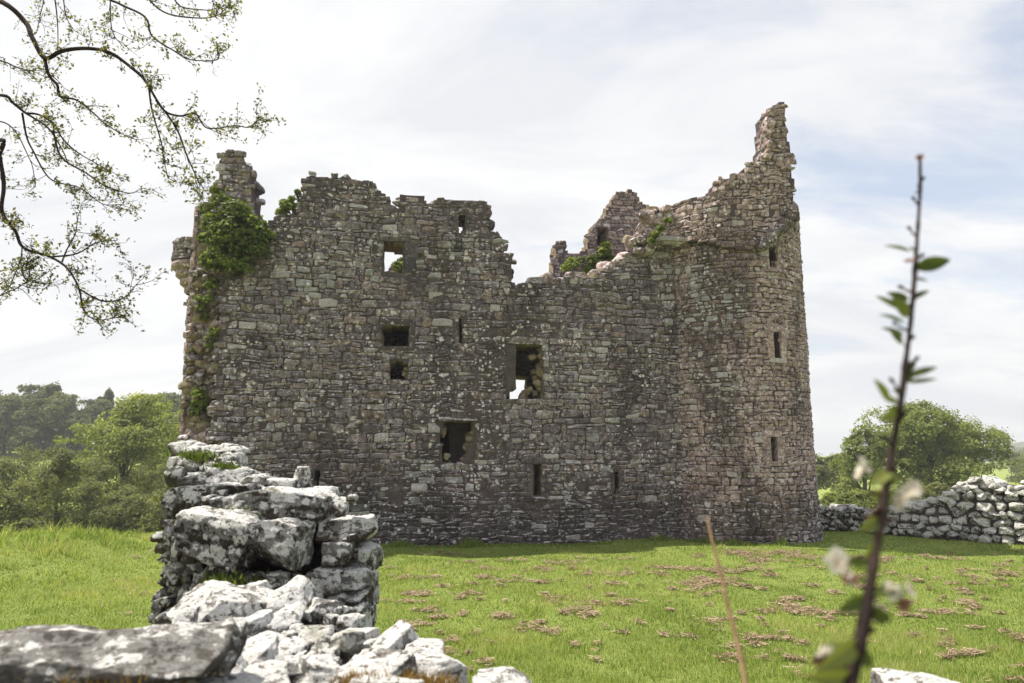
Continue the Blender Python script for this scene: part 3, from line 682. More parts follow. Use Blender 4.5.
stone_skin(g, inC, [], um, ux, 9.5, 17.5, flatC, rng, (0.10, 0.25), (0.13, 0.46), 0, 83, 0.08, 0.05)
cope(g, cpv[9:15], dC+.08, dC+.85, rng, 2.4, (0.08, 0.19), 0); cope(g, cpv[15:28], dC-.1, dC+.5, rng, 2.0, (0.06, 0.11), 0); cope(g, cpv[1:9], -.5, .2, rng, 2.4, (0.08, 0.2), 0)
for k in range(85):                # broken stones down the inner side of the stub
    p0, p1 = uv(767, 156, dcap(767)), uv(771, 108, dcap(771)); f = rng.random(); sz = rng.uniform(.07, .15)
    rock(g, (p0[0]+(p1[0]-p0[0])*f+.03, dC-.33+rng.uniform(.1, .78), p0[1]+(p1[1]-p0[1])*f), (sz, sz*1.3, sz*.75), rng, 5, .3, .14, 4, (rng.normal(0, .2), rng.normal(0, .2), rng.normal(0, .4)), 0)
# return wall on the far side and the wall going back on the left
sidep = [(dC+.9, 10.4), (dC+4.2, 10.4), (dC+4.2, 11.2), (dC+3.0, 12.0), (dC+1.8, 12.8), (dC+.9, 13.2)]
voxel_wall(g, lambda u, v: inpoly(u, v, sidep), dC+.9, dC+4.2, 10.4, 14.8, 0.13, 0.7, lambda u, v, d: np.stack([ux-.75+d, u, v], -1), 3, 1, 0.06, 85)
# torn rubble end of the parapet above the inner angle
for k in range(90):
    t = rng.random(); x = 640+22*t+rng.normal(0, 5); y = 250-38*t+rng.normal(0, 4); s = rng.uniform(.10, .24); d = -.35+rng.uniform(0, .9)*(1-t*.6)
    p = loc3(x, y+2, d); rock(g, p, (s*1.3, s, s*.8), rng, 5, 0.4, 0.14, 4, (rng.normal(0, .3), rng.normal(0, .3), rng.uniform(-1, 1)), 2 if rng.random() < .3 else 0)
cap = g.build('cap_house', [MAT['cap'], MAT['mortar'], MAT['inner']], castle)
for k, (x, y) in enumerate([(793, 216), (787.5, 221), (782, 226), (776, 231.5), (770, 237), (764, 242.5)]):   # stepped corbel stones
    g = G(); dq = dcap(x); a = uv(x-4.5, y+6, dq); b = uv(x+4.5, y-3, dq); block(g, a[0], b[0], a[1], b[1], dq-.16, dq+1.2, np.random.default_rng(k), 0, 8); g.build('corbel_step', MAT['facade'], cap)
g = G()                                             # moulded ledge over the angle between wall and tower
for k, (y0, y1, dd) in enumerate(((238.5, 241.5, 0.0), (241.5, 245, 0.12), (245, 248, 0.26))):
    a = uv(656+k*5, y1, -.5+dd); b = uv(700-k*4, y0, -.5+dd); block(g, a[0], b[0], a[1]+.004, b[1], -.74+dd, .5, np.random.default_rng(k+50), 0, 12, 0.08, 0.05)
g.build('moulding', MAT['facade'], cap)

# ------------------------------------------------------------------ plants
def leaf_cards(g, P, nrm, size, rng, spread=0.7, asp=0.6, tone=None, mi=0, fold=0.15):
    """one small folded leaf per point"""
    n = len(P); nrm = nrm+rng.normal(0, spread, (n, 3)); nrm /= np.linalg.norm(nrm, axis=1, keepdims=True)+1e-9
    a = rng.normal(size=(n, 3)); a -= (a*nrm).sum(1, keepdims=True)*nrm; a /= np.linalg.norm(a, axis=1, keepdims=True)+1e-9; b = np.cross(nrm, a)
    s = (size*rng.uniform(0.6, 1.3, n))[:, None]
    v = np.stack([P-a*s, P+b*s*asp+nrm*s*fold, P+a*s, P-b*s*asp+nrm*s*fold], 1).reshape(-1, 3)
    q = np.arange(n)*4; f = np.concatenate([np.stack([q, q+1, q+2], 1), np.stack([q, q+2, q+3], 1)])
    if tone is None: tone = np.stack([rng.beta(2, 2, n)]*3, 1)
    g.add(v, f, np.repeat(tone, 4, 0), mi)
def blob_points(lobes, n, rng, gap=0.35, nscale=0.9, shell=0.55):
    L = np.array(lobes); w = (L[:, 3]*L[:, 4])**1.0; w = w/w.sum(); k = rng.choice(len(L), n*2, p=w); L = L[k]
    d = rng.normal(size=(n*2, 3)); d /= np.linalg.norm(d, axis=1, keepdims=True); d[:, 2] = np.where(d[:, 2] < -0.35, -d[:, 2], d[:, 2])
    r = shell+(1.04-shell)*rng.random(n*2)**0.6+0.12*np.maximum(0, rng.normal(0, 1, n*2))*(rng.random(n*2) < .35)
    P = L[:, :3]+d*r[:, None]*np.stack([L[:, 3], L[:, 3], L[:, 4]], 1)
    m = vnoise(P*nscale, 7)*0.5+vnoise(P*nscale*2.6, 9)*0.5 > (gap*2-1)*0.6
    P, d, k = P[m][:n], d[m][:n], k[m][:n]
    return P, d, k

# ivy over the torn corner of the castle
def ivy(name, pxs, Yd, n, size, label, seed, depth=0.35, cat='climbing plant', mat='ivy', group=None):
    rng = np.random.default_rng(seed); c0 = at(*pxs[0][:2], Yd); lob = []
    for (x, y, r) in pxs:
        p = at(x, y, Yd)-c0; k = r*Yd/F; lob.append((p[0], p[1]+rng.uniform(-.1, .1), p[2], k, k*.95))
    P, d, k = blob_points(lob, n, rng, 0.36, 2.2, 0.25)
    t = thing(name, c0, label, cat, group)
    g = G(); P = P*np.array([1, 1, 1])
    tone = np.clip(rng.beta(2, 2.4, len(P))*0.75+0.28*vnoise(P*2.4, 4), 0, 1)
    leaf_cards(g, P, d*0.8+np.array([0, -.3, .5]), size, rng, 0.6, 0.7, np.stack([tone]*3, 1)); g.build('foliage', MAT[mat], t)
    g = G()
    for q in range(max(4, len(lob)*2)):
        a = np.array(lob[rng.integers(len(lob))][:3]); b = np.array(lob[rng.integers(len(lob))][:3]); m_ = (a+b)/2+rng.normal(0, .1, 3)
        tube(g, [a, (a+m_)/2+rng.normal(0, .05, 3), m_, b], [0.022, 0.018, 0.014, 0.008], 5)
    g.build('stem', MAT['bark'], t); return t
ivy('ivy', [(232, 240, 24), (216, 225, 15), (245, 232, 20), (226, 262, 22), (214, 262, 14), (212, 285, 8), (248, 250, 20), (258, 238, 14), (236, 215, 16), (222, 205, 12), (240, 268, 15), (206, 208, 7), (205, 240, 8), (268, 236, 6), (210, 300, 6), (262, 225, 5), (216, 192, 5)], 21.62, 15000, 0.066,
    'bright green ivy mass hanging over the torn top corner of the castle', 61)
ivy('wall_shrub', [(288, 208, 9), (294, 200, 7), (281, 213, 6), (298, 194, 4), (284, 203, 5)], 22.3, 1100, 0.075, 'small dark green shrub in the notch of the wall top beside the ivy', 62)
ivy('wall_shrub', [(572, 264, 7), (565, 268, 5), (580, 262, 5), (592, 262, 7), (604, 256, 8), (600, 268, 7), (588, 270, 6), (610, 262, 6), (606, 247, 5)], 26.5, 1300, 0.10, 'dark bushy growth inside the gap below the rear gable', 63)
ivy('wall_fern', [(568, 268, 5), (576, 266, 4)], 24.2, 320, 0.08, 'bright green fern on the low broken wall head', 64)
ivy('wall_moss', [(655, 236, 4), (652, 241, 4), (661, 229, 5), (667, 222, 4)], 23.0, 700, 0.06, 'yellow green moss down the torn end of the tower parapet', 65)
ivy('wall_fern', [(401, 268, 5), (396, 266, 5), (403, 261, 4), (399, 271, 6)], 28.6, 700, 0.08, 'ivy on the rear wall seen through the upper window', 66)
ivy('wall_fern', [(214, 332, 6), (212, 339, 6), (211, 346, 6)], 22.0, 260, 0.06, 'green tuft growing halfway up the torn castle corner', 67)
ivy('wall_fern', [(199, 395, 8), (197, 406, 8), (196, 414, 7), (202, 403, 7)], 22.1, 420, 0.07, 'dark green tuft low on the torn castle corner', 68)
ivy('wall_fern', [(199, 300, 6), (201, 309, 6), (203, 318, 6)], 22.1, 260, 0.06, 'yellow green tuft high on the torn castle corner below the ivy', 69)

# --- trees
def tree(name, x, y, h, wid, label, seed, mat='crown', n=9000, leaf=0.30, trunk=0.28, low=0.25, lobes=16, group='trees beyond the meadow', gap=0.34, flat_=0.75, cat='tree'):
    rng = np.random.default_rng(seed); z0 = float(gz(x, y)); t = thing(name, (x, y, z0-.1), label, cat, group)
    lob = []; R0 = wid/2
    for k in range(lobes):
        a = rng.uniform(0, 2*np.pi); q = rng.random()**0.55; hh = rng.uniform(low, 0.93)
        env = math.sqrt(max(0.05, 1-((hh-0.5)/0.56)**2)); rr = R0*env*q*0.78
        s = R0*rng.uniform(0.24, 0.42); lob.append((rr*math.cos(a), rr*math.sin(a), h*hh-s*0.3*(hh > .7), s, s*flat_))
    lob.append((0, 0, h*0.62, R0*0.55, h*0.30)); lob.append((0.1*R0, 0, h*0.86, R0*0.36, h*0.13))
    P, d, k = blob_points(lob, n, rng, gap+.08, 3.4/R0, 0.42)
    lt = rng.uniform(-.12, .12, len(lob))[k]
    tone = np.clip(0.42+lt+rng.normal(0, .17, len(P))+0.16*vnoise(P*(3.0/R0), seed), 0, 1)
    g = G(); leaf_cards(g, P, d*0.9+np.array([0, 0, .45]), leaf, rng, 0.55, 0.62, np.stack([tone]*3, 1)); g.build('crown', MAT[mat], t)
    g = G(); b = np.array([rng.normal(0, .02*h), rng.normal(0, .02*h), h*0.45])
    tube(g, [(0, 0, -.3), (0, 0, h*.1), b*0.6, b, (b[0], b[1], h*.7)], [trunk*1.3, trunk, trunk*.85, trunk*.65, trunk*.25], 8, rough=.06)
    for q in range(min(9, lobes)):
        e = np.array(lob[q][:3]); s0 = b*rng.uniform(.55, 1.0); tube(g, [s0, s0*.6+e*.4+np.array([0, 0, .04*h]), e], [trunk*.42, trunk*.28, trunk*.08], 5)
    g.build('trunk', MAT['bark'], t); return t
def place(x, y, Y): p = at(x, y, Y); return p[0]
GL = 'trees beyond the left meadow'; GR = 'trees beyond the right wall'
tree('broadleaf_tree', place(126, 450, 62), 62, 13.6, 11.6, 'largest round bright green tree on the left, nearest the castle corner', 101, mat='crownb', n=42000, leaf=0.14, lobes=38, low=.12, group=GL)
tree('broadleaf_tree', place(176, 450, 76), 76, 13.0, 9.5, 'round green tree half hidden behind the left castle corner', 102, n=13000, leaf=0.22, lobes=22, group=GL)
# open scrub of alders in front
alder = []
for k, (x, Y, h, w, lb) in enumerate([
        (14, 47, 6.6, 4.6, 'thin olive alder at the left edge above the meadow bank'), (40, 52, 7.4, 4.8, 'thin olive alder behind the brow of the left meadow, third from the picture edge'),
        (60, 44, 8.6, 4.0, 'tallest thin alder with a dark bare trunk before the far wood'), (84, 50, 6.6, 4.6, 'thin olive alder left of the round green tree'),
        (112, 45, 4.9, 4.4, 'low olive bush below the round green tree'), (140, 46, 5.6, 4.6, 'olive bush on the brow before the round green tree'), (166, 44, 6.0, 4.2, 'dense olive bush beside the left wall stump'),
        (-14, 46, 6.6, 5, 'olive alder cut by the left picture edge'), (28, 42, 4.4, 3.4, 'small thin sapling on the brow of the left meadow'), (98, 41, 3.6, 3.2, 'low pale green sapling on the brow below the round green tree'),
        (50, 56, 9.0, 5.6, 'dense olive alder behind the thin one with the bare trunk'), (20, 58, 9.0, 6.0, 'dense olive alder below the far wood at the left edge'), (-4, 55, 8.0, 5.5, 'dense olive alder right at the left picture edge'), (95, 57, 8.2, 5.6, 'dense olive alder touching the left side of the round green tree'),
        (128, 54, 5.8, 5.4, 'dense olive bush under the middle of the round green tree'), (158, 55, 7.4, 5.4, 'dense olive bush under the right side of the round green tree'), (74, 41, 3.4, 3.6, 'low olive bush on the brow below the thin alders'), (8, 40, 3.4, 3.6, 'low olive bush on the brow at the left picture edge')]):
    tree('alder_scrub', place(x, 480, Y), Y, h, w, lb, 120+k, 'crown2' if k != 9 else 'crown', n=8000, leaf=0.085, trunk=0.09, low=.18, lobes=20, group='alder scrub beyond the left meadow', gap=0.42, cat='bush' if 'bush' in lb else 'tree')
# far wood up the slope
proto = None; spots = [(-20, 150, 1.0), (5, 140, 1.0), (22, 150, .95), (40, 138, .95), (58, 146, .92), (74, 140, .8), (90, 150, .8), (-42, 140, 1.05), (150, 150, 1.0), (168, 140, .95), (186, 150, .95), (112, 152, .8), (30, 168, 1.05), (64, 170, .95), (130, 165, .85), (205, 150, .9)]
protos = [tree('woodland_tree', place(spots[q][0], 440, spots[q][1]), spots[q][1], 13.5-q*.8, 11.5-q*.8, 'far dark green tree of the wood on the slope behind the left meadow', 160+q, 'crown3' if q != 1 else 'crown2', n=9000, leaf=0.30, trunk=.3, low=.04, lobes=26, group='far wood on the left slope') for q in range(3)]
def copy_tree(o, loc, sc, rz, label=None):
    c = o.copy(); COL.objects.link(c); c.location = loc; c.scale = sc; c.rotation_euler = (0, 0, rz)
    if label: c['label'] = label
    for ch in o.children:
        k = ch.copy(); COL.objects.link(k); k.parent = c
    return c
rng = np.random.default_rng(3)
for k, (x, Y, s) in enumerate(spots[3:]):
    xx = place(x, 440, Y); copy_tree(protos[k % 3], (xx, Y, float(gz(xx, Y))-.1), (s, s, s*rng.uniform(.9, 1.12)), rng.uniform(0, 6))
# two dark pines breaking the skyline of that wood
for k, (x, Y, h) in enumerate([(48, 150, 14.6), (104, 156, 13.0)]):
    xx = place(x, 440, Y); tree('pine_tree', xx, Y, h, 6.5 if k == 0 else 4.5, ['broad dark tree top breaking the skyline of the far left wood', 'small dark tree top on the skyline between the wood and the round tree'][k], 190+k, 'crown3', n=2600, leaf=.36, trunk=.22, low=.55, lobes=9, group='dark tree tops over the far wood', gap=.42)
# right side
tree('broadleaf_tree', place(917, 450, 74), 74, 13.8, 16.0, 'largest spreading green tree behind the right wall', 201, n=50000, leaf=0.16, lobes=54, low=.10, gap=.42, group=GR, flat_=.7)
tree('broadleaf_tree', place(956, 450, 80), 80, 11.8, 9.0, 'darker tree joining the right side of the big spreading tree', 202, 'crown4', n=22000, leaf=0.17, lobes=26, low=.08, group=GR)
tree('broadleaf_tree', place(862, 450, 70), 70, 11.0, 7.5, 'smaller green tree at the left foot of the big spreading tree', 203, n=14000, leaf=0.15, lobes=20, low=.08, group=GR)
for k, (x, Y, h, w, mt, lb) in enumerate([(830, 52, 4.6, 4.5, 'crown', 'bright green hedge bush just right of the tower'), (856, 48, 4.3, 4.4, 'crown', 'bright green hedge bush behind the low wall'), (812, 90, 8.2, 8, 'crown2', 'pale olive tree far behind the tower edge'),
        (838, 96, 8.0, 7, 'crown2', 'pale olive tree between the tower and the big tree'), (915, 50, 4.8, 4.6, 'crown2', 'olive bush behind the sapling stem and right wall'), (935, 56, 5.6, 5, 'crown2', 'olive bush in front of the big tree trunk'), (960, 52, 4.4, 4.6, 'crown', 'green bush behind the rising right wall'),
        (892, 54, 5.0, 4.8, 'crown', 'green bush behind the gap of the right wall'), (1030, 120, 8.0, 12, 'crown2', 'pale hedge at the right edge beyond the wall'), (1012, 190, 8.5, 12, 'crown3', 'far dark tree under the mountain'), (1040, 200, 9.0, 14, 'crown3', 'far dark tree at the right picture edge')]):
    tree('hedge_bush' if w < 6 else 'field_tree', place(x, 480, Y), Y, h, w, lb, 220+k, mt, n=8000, leaf=.10 if Y < 70 else .18, trunk=.1, low=.05, lobes=16, group='bushes and trees behind the right wall', gap=.36, cat='bush' if w < 6 else 'tree')

# ------------------------------------------------------------------ dry stone walls on the right
def rubble_wall(name, prof_px, base_y, Ya, Yb, x0, x1, label, seed, thick=0.9, s=(0.075, 0.21), mat=('rock', 'rockd')):
    rng = np.random.default_rng(seed); A = at(x0, base_y[0], Ya); B = at(x1, base_y[1], Yb); A[2] = B[2] = 0; e = B-A; Ln = np.linalg.norm(e); e /= Ln; nrm = np.array([-e[1], e[0], 0])
    t = thing(name, A, label, 'wall', rz=math.atan2(e[1], e[0]))
    xs_ = [p[0] for p in prof_px]; hs = []
    for (x, y) in prof_px:
        f = (x-x0)/(x1-x0); Yq = Ya+(Yb-Ya)*f; hs.append((f*Ln, at(x, y, Yq)[2]))
    H = lambda u: np.interp(u, [h[0] for h in hs], [h[1] for h in hs])
    g = G()
    voxel_wall(g, lambda u, v: (v < H(u)-.12) & (u > .05) & (u < Ln-.05), 0, Ln, -.4, max(h[1] for h in hs)+.3, 0.16, thick, lambda u, v, d: np.stack([u, d+.1, v], -1), 4, 1, 0.06, seed)
    v = 0.0
    while v < max(h[1] for h in hs):
        hgt = rng.uniform(s[0]*1.3, s[1]*1.5); u = -0.05
        while u < Ln:
            w = hgt*rng.uniform(.75, 2.1)
            if v+hgt*.5 < H(u+w/2):
                rock(g, (u+w/2, 0.06+rng.normal(0, .06), v+hgt/2+rng.normal(0, .03)), (w/2*rng.uniform(.8, 1.0), .18, hgt/2*rng.uniform(.75, 1.0)), rng, 6, .26, .2, 8, (rng.normal(0, .2), rng.normal(0, .28), rng.normal(0, .25)), 0 if rng.random() < .7 else 2)
            u += w*.98
        v += hgt*.92
    for k in range(int(Ln*thick*16)):
        u = rng.uniform(0, Ln); q = rng.uniform(*s); rock(g, (u, rng.uniform(0, thick+.1), H(u)-q*.3+rng.normal(0, .05)), (q*1.3, q, q*.7), rng, 5, .42, .14, 4, (rng.normal(0, .2), rng.normal(0, .2), rng.uniform(-1, 1)), 0)
    g.build('stonework', [MAT[mat[0]], MAT['soil'], MAT[mat[1]]], t); return t
rubble_wall('rubble_wall', [(800, 513), (818, 510), (840, 508), (852, 509), (872, 512)], (532, 533), 27.2, 26.4, 800, 872, 'low dark rubble wall between the tower and the sapling', 301)
rubble_wall('rubble_wall', [(866, 515), (885, 512), (905, 508), (918, 504), (947, 503), (963, 499), (975, 492), (985, 487), (1000, 480), (1012, 481), (1024, 484), (1045, 482), (1090, 490), (1180, 505)], (533, 556), 26.2, 20.5, 866, 1180, 'long rubble wall of pale lichened stones rising to the right', 302, mat=('wallrock', 'rockw'))

# ------------------------------------------------------------------ grass
def px_of(P):
    d = P-CAM; f = d[:, 1]*math.cos(PITCH)+d[:, 2]*math.sin(PITCH); u = -d[:, 1]*math.sin(PITCH)+d[:, 2]*math.cos(PITCH)
    f = np.maximum(f, .01); return 512+F*d[:, 0]/f, 341.5-F*u/f
def scatter(n, y0, y1, rng, mleft=260, mright=260):
    Y = y0+(y1-y0)*rng.random(n); wl = (512+mleft)/F*Y*.98; wr = (512+mright)/F*Y*.98
    X = -wl+(wl+wr)*rng.random(n); z = gz(X, Y)
    rel = np.stack([X, Y], 1)-P0[:2]; u = rel @ EU[:2]; d = rel @ ED[:2]
    ok = ~((u > -.6) & (u < 17.8) & (d > -.05) & (d < 9)) & (np.hypot(u-TU, d-TD) > TR+.05)
    return np.stack([X, Y, z], 1)[ok]
def blades(g, P, h, w, rng, tone, lean=0.45):
    n = len(P); a = rng.uniform(0, 2*np.pi, n); s = np.stack([np.cos(a), np.sin(a), 0*a], 1)*(w*rng.uniform(.6, 1.3, n))[:, None]
    l = rng.normal(0, lean, (n, 2)); tip = P+np.stack([l[:, 0]*h, l[:, 1]*h, h*rng.uniform(.75, 1.1, n)], 1); P = P-np.array([0, 0, .02])
    v = np.stack([P-s, P+s, tip], 1).reshape(-1, 3); g.add(v, np.arange(n*3).reshape(-1, 3), np.repeat(np.stack([tone]*3, 1), 3, 0))
rng = np.random.default_rng(500); g = G()
for (y0, y1, n, h0, w0) in ((7.5, 12, 150000, .085, .006), (12, 16.5, 110000, .064, .009), (16.5, 22, 95000, .062, .012), (22, 31, 90000, .065, .016), (31, 44, 40000, .12, .025)):
    P = scatter(n, y0, y1, rng); q = P*np.array([.6, .6, 0]); lo = fbm(q, 31, 3); hi = vnoise(P*np.array([2.6, 2.6, 0]), 37)
    h = h0*np.clip(0.85+1.0*np.maximum(hi, -.2)+.45*lo, .4, 2.4)*rng.uniform(.6, 1.3, len(P))
    tuft = np.exp(-((P[:, 0]+14.5)**2/14+(P[:, 1]-20.5)**2/26)); h = h*(1+3.2*tuft*np.clip(hi+.2, 0, 1))
    tone = np.clip(.46+.38*lo+.16*hi+rng.normal(0, .22, len(P)), 0, 1)
    blades(g, P, h, w0, rng, tone)
# ranker growth along the foot of the castle and the right wall
uu = rng.uniform(-.9, 17.9, 9000); dd = -.12-np.abs(rng.normal(0, .16, 9000)); th = np.arctan2(uu-TU, np.maximum(TD-dd, .01)); nearT = np.abs(uu-TU) < TR
dd = np.where(nearT, TD-np.sqrt(np.maximum((TR+.1)**2-np.minimum(np.abs(uu-TU), TR)**2, 0))-np.abs(rng.normal(0, .14, 9000)), dd)
P = P0+uu[:, None]*EU+dd[:, None]*ED; P[:, 2] = gz(P[:, 0], P[:, 1]); cl_ = vnoise(np.stack([uu*1.4, uu*0, uu*0], 1), 3)
blades(g, P, .05+.32*np.clip(cl_+.2, 0, 1)*rng.random(9000)+.05*rng.random(9000), .014, rng, np.clip(rng.normal(.4, .18, 9000), 0, 1), .5)
tag(g.build('grass', MAT['grass']), kind='stuff')
# raked, dried mowings lying on the lawn
rng = np.random.default_rng(510); g = G()
cl = [(560, 582), (590, 590), (612, 598), (640, 586), (660, 578), (545, 600), (470, 596), (480, 602), (500, 590), (650, 576), (720, 575), (742, 612), (760, 618), (775, 608), (700, 590), (712, 622), (735, 650), (960, 572), (1000, 580), (985, 600), (1005, 632), (975, 628), (1018, 640), (930, 590), (905, 600), (880, 610), (945, 610), (1010, 560), (950, 553), (925, 556), (895, 575), (835, 590), (800, 600), (690, 640), (670, 612), (940, 600), (790, 640), (820, 625), (412, 632), (402, 625), (1000, 612), (860, 640), (915, 636)]
cand = scatter(260000, 9.0, 21.5, rng, -120, 260); q = cand*np.array([.75, 1.1, 0])
fld = fbm(q*1.0, 91, 4)+.55*fbm(q*4.2, 95, 2)+.10*np.clip(cand[:, 0]/8, -1, 1); pk = cand[fld > .47+.16*rng.random(len(cand))]
m = len(pk); pk = pk+np.array([0, 0, .03])+np.stack([0*rng.random(m), 0*rng.random(m), .045*rng.random(m)], 1)
d = rng.normal(size=(m, 3))*np.array([1, 1, .25]); d /= np.linalg.norm(d, axis=1, keepdims=True); ln = rng.uniform(.025, .075, m)[:, None]; sd = np.cross(d, [0, 0, 1.0])*.006+np.array([0, 0, .003])
g.add(np.stack([pk-d*ln-sd, pk-d*ln+sd, pk+d*ln+sd, pk+d*ln-sd], 1).reshape(-1, 3), np.arange(m*4).reshape(-1, 4), np.repeat(np.stack([np.clip(rng.normal(.45, .22, m), 0, 1)]*3, 1), 4, 0))
print('litter', m)
cl += [(rng.uniform(400, 1100), 550+rng.gamma(2.0, 26)) for k in range(150)]
for (x, y) in cl:
    if y > 665: continue
    r = ray(x, y); P = CAM+r*(-CAM[2]/r[2]); sz = rng.uniform(.03, .14)*rng.choice([.8, 1, 1.7]); el = rng.uniform(.8, 1.9); a = rng.normal(0, .4); m = int(60*sz/.15)
    q = rng.normal(size=(m, 2))*np.array([sz*el, sz])*.55; q = q @ np.array([[math.cos(a), -math.sin(a)], [math.sin(a), math.cos(a)]])
    pp = np.stack([P[0]+q[:, 0], P[1]+q[:, 1], 0*q[:, 0]], 1); pp[:, 2] = gz(pp[:, 0], pp[:, 1])+gz(0,0)*0+.03+.055*rng.random(m)*np.exp(-(q**2).sum(1)/(sz*sz))
    d = rng.normal(size=(m, 3))*np.array([1, 1, .22]); d /= np.linalg.norm(d, axis=1, keepdims=True); ln = rng.uniform(.03, .085, m)[:, None]; s = np.cross(d, [0, 0, 1.0])*.007+np.array([0, 0, .004])
    v = np.stack([pp-d*ln-s, pp-d*ln+s, pp+d*ln+s, pp+d*ln-s], 1).reshape(-1, 3); g.add(v, np.arange(m*4).reshape(-1, 4), np.repeat(np.stack([np.clip(rng.normal(.5, .22, m), 0, 1)]*3, 1), 4, 0))
tag(g.build('dry_grass_litter', MAT['straw']), kind='stuff')
rng = np.random.default_rng(520); g = G()
for k in range(420):
    r = ray(rng.uniform(-150, 165), rng.uniform(578, 640)); P = CAM+r*(-CAM[2]/r[2]); P[2] = gz(P[0], P[1])+.1; a = rng.uniform(0, 2, 1)[0]; th = np.arange(6)*np.pi/3+a; s = rng.uniform(.006, .011)
    g.add(np.stack([P[0]+s*np.cos(th), P[1]+s*np.sin(th), P[2]+.3*s*np.cos(th)], 1), [list(range(6))])
tag(g.build('daisy_flowers_in_grass', MAT['daisy']), kind='stuff')

# ------------------------------------------------------------------ near wall stump and the rubble wall top in front of the camera
def rk(parent, off, x0, y0, x1, y1, Yc, dep, seed, mat='rock', rnd=.32, rough=.12, cuts=6, rot=(0, 0, 0), n=14, name='stone', label=None, grow=1.06):
    rng = np.random.default_rng(seed); c = at((x0+x1)/2, (y0+y1)/2, Yc); k = fwd(c)/F; g = G()
    rock(g, c, ((x1-x0)/2*k*grow, dep, (y1-y0)/2*k*grow), rng, n, rnd, rough, cuts, rot)
    o = g.build(name, MAT[mat], parent, True, off)
    if label: o['label'] = label
    return o
off = np.array([-2.0, 6.0, 0]); stump = thing('ruined_wall_stump', off, 'tall broken wall stump of dark stones crusted with white lichen, before the castle', 'ruined wall')
rng = np.random.default_rng(600); g = G()
rock(g, (-2.05, 6.15, 1.2), (0.72, 0.55, 1.26), rng, 22, .06, .10, 3); rock(g, (-2.42, 6.35, 1.45), (.38, .42, 1.36), rng, 18, .1, .1, 3); rock(g, (-2.38, 5.85, 1.1), (.30, .3, 1.2), rng, 14, .1, .1, 2)
rock(g, (-1.88, 5.75, 1.0), (.62, .42, 1.05), rng, 18, .08, .1, 3)
g.build('wall_fill', MAT['soil'], stump, True, off)
SB = [  # x0, y0, x1, y1, Y, half depth, material, roundness
    (172, 441, 200, 464, 6.35, .16, 'rock', .6), (194, 435, 228, 452, 6.4, .18, 'rockw', .6), (222, 438, 248, 458, 6.35, .16, 'rockw', .6), (204, 447, 232, 465, 6.22, .15, 'rockw', .6), (228, 452, 248, 472, 6.2, .14, 'rockw', .6),
    (176, 456, 208, 478, 6.15, .18, 'rock', .5), (203, 462, 230, 480, 6.12, .15, 'rock', .5), (228, 467, 257, 485, 6.08, .16, 'rockw', .4), (172, 466, 196, 488, 6.1, .18, 'rock', .4), (186, 476, 214, 496, 6.0, .2, 'rock', .4),
    (214, 470, 242, 487, 6.0, .15, 'rockw', .3), (238, 475, 276, 492, 6.05, .2, 'rock', .3), (266, 478, 302, 493, 6.05, .2, 'rock', .35), (294, 467, 309, 491, 6.1, .1, 'rockw', .2), (298, 486, 334, 503, 5.95, .2, 'rock', .35),
    (184, 485, 262, 513, 5.78, .34, 'rockw', .14), (228, 488, 334, 528, 5.62, .36, 'rock', .34), (318, 498, 346, 522, 5.66, .2, 'rockw', .4), (198, 512, 270, 564, 5.28, .34, 'rock', .16), (256, 516, 314, 562, 5.32, .34, 'rock', .2),
    (196, 515, 212, 584, 5.36, .2, 'rockd', .25), (186, 503, 203, 604, 5.5, .22, 'rock', .25), (179, 472, 195, 560, 5.85, .26, 'rock', .25), (171, 500, 185, 604, 5.95, .26, 'rock', .25), (164, 528, 177, 618, 6.05, .26, 'rock', .25), (162, 572, 174, 622, 5.95, .2, 'rock', .25), (175, 560, 190, 614, 5.75, .22, 'rockd', .25),
    (322, 518, 374, 543, 5.58, .22, 'rock', .14), (330, 540, 362, 568, 5.50, .25, 'rock', .2), (350, 543, 374, 569, 5.55, .22, 'rock', .22), (306, 572, 330, 596, 5.36, .16, 'rock', .4), (322, 566, 350, 590, 5.40, .2, 'rock', .3), (342, 567, 373, 586, 5.44, .22, 'rockw', .2), (326, 587, 352, 612, 5.36, .18, 'rockw', .35), (346, 584, 373, 608, 5.42, .22, 'rock', .25), (336, 606, 373, 636, 5.4, .25, 'rock', .18), (298, 586, 326, 610, 5.32, .15, 'rock', .4), (316, 606, 352, 644, 5.35, .2, 'rock', .3),
    (268, 572, 286, 586, 5.12, .1, 'rock', .4), (228, 574, 262, 594, 5.1, .12, 'rockd', .4), (205, 562, 235, 590, 5.2, .14, 'rockd', .4), (280, 590, 300, 606, 5.2, .12, 'rockd', .4), (190, 590, 215, 612, 5.0, .16, 'rockd', .4)]
rng = np.random.default_rng(77)
SB = [q for q in SB if not (q[0] < 200 and q[2] < 218 and q[1] > 470 and q[3]-q[1] > 30)]
for (xa, wd, y0, y1, Yc, hs) in ((168, 11, 512, 622, 6.0, 13), (178, 13, 476, 620, 5.82, 17), (190, 14, 486, 616, 5.62, 20), (200, 12, 512, 606, 5.45, 24)):
    y = y0+rng.uniform(0, 5)
    while y < y1:
        h = hs*rng.uniform(.6, 1.4); x = xa+15-13*(y-470)/146+rng.normal(0, 1.6); w = wd*rng.uniform(.85, 1.3)
        SB.append((x-w/2, y-.5, x+w/2, y+h+.5, Yc+rng.normal(0, .03), rng.uniform(.2, .3), 'rock' if rng.random() < .75 else 'rockd', .16)); y += h
for k in range(46):
    y = rng.uniform(492, 628); x = rng.uniform(200, 366); w = rng.uniform(6, 15); h = w*rng.uniform(.5, .9)
    SB.append((x-w/2, y-h/2, x+w/2, y+h/2, 5.42-.25*(y-490)/140+rng.uniform(-.03, .12), rng.uniform(.06, .14), 'rock' if rng.random() < .6 else 'rockd', .3))
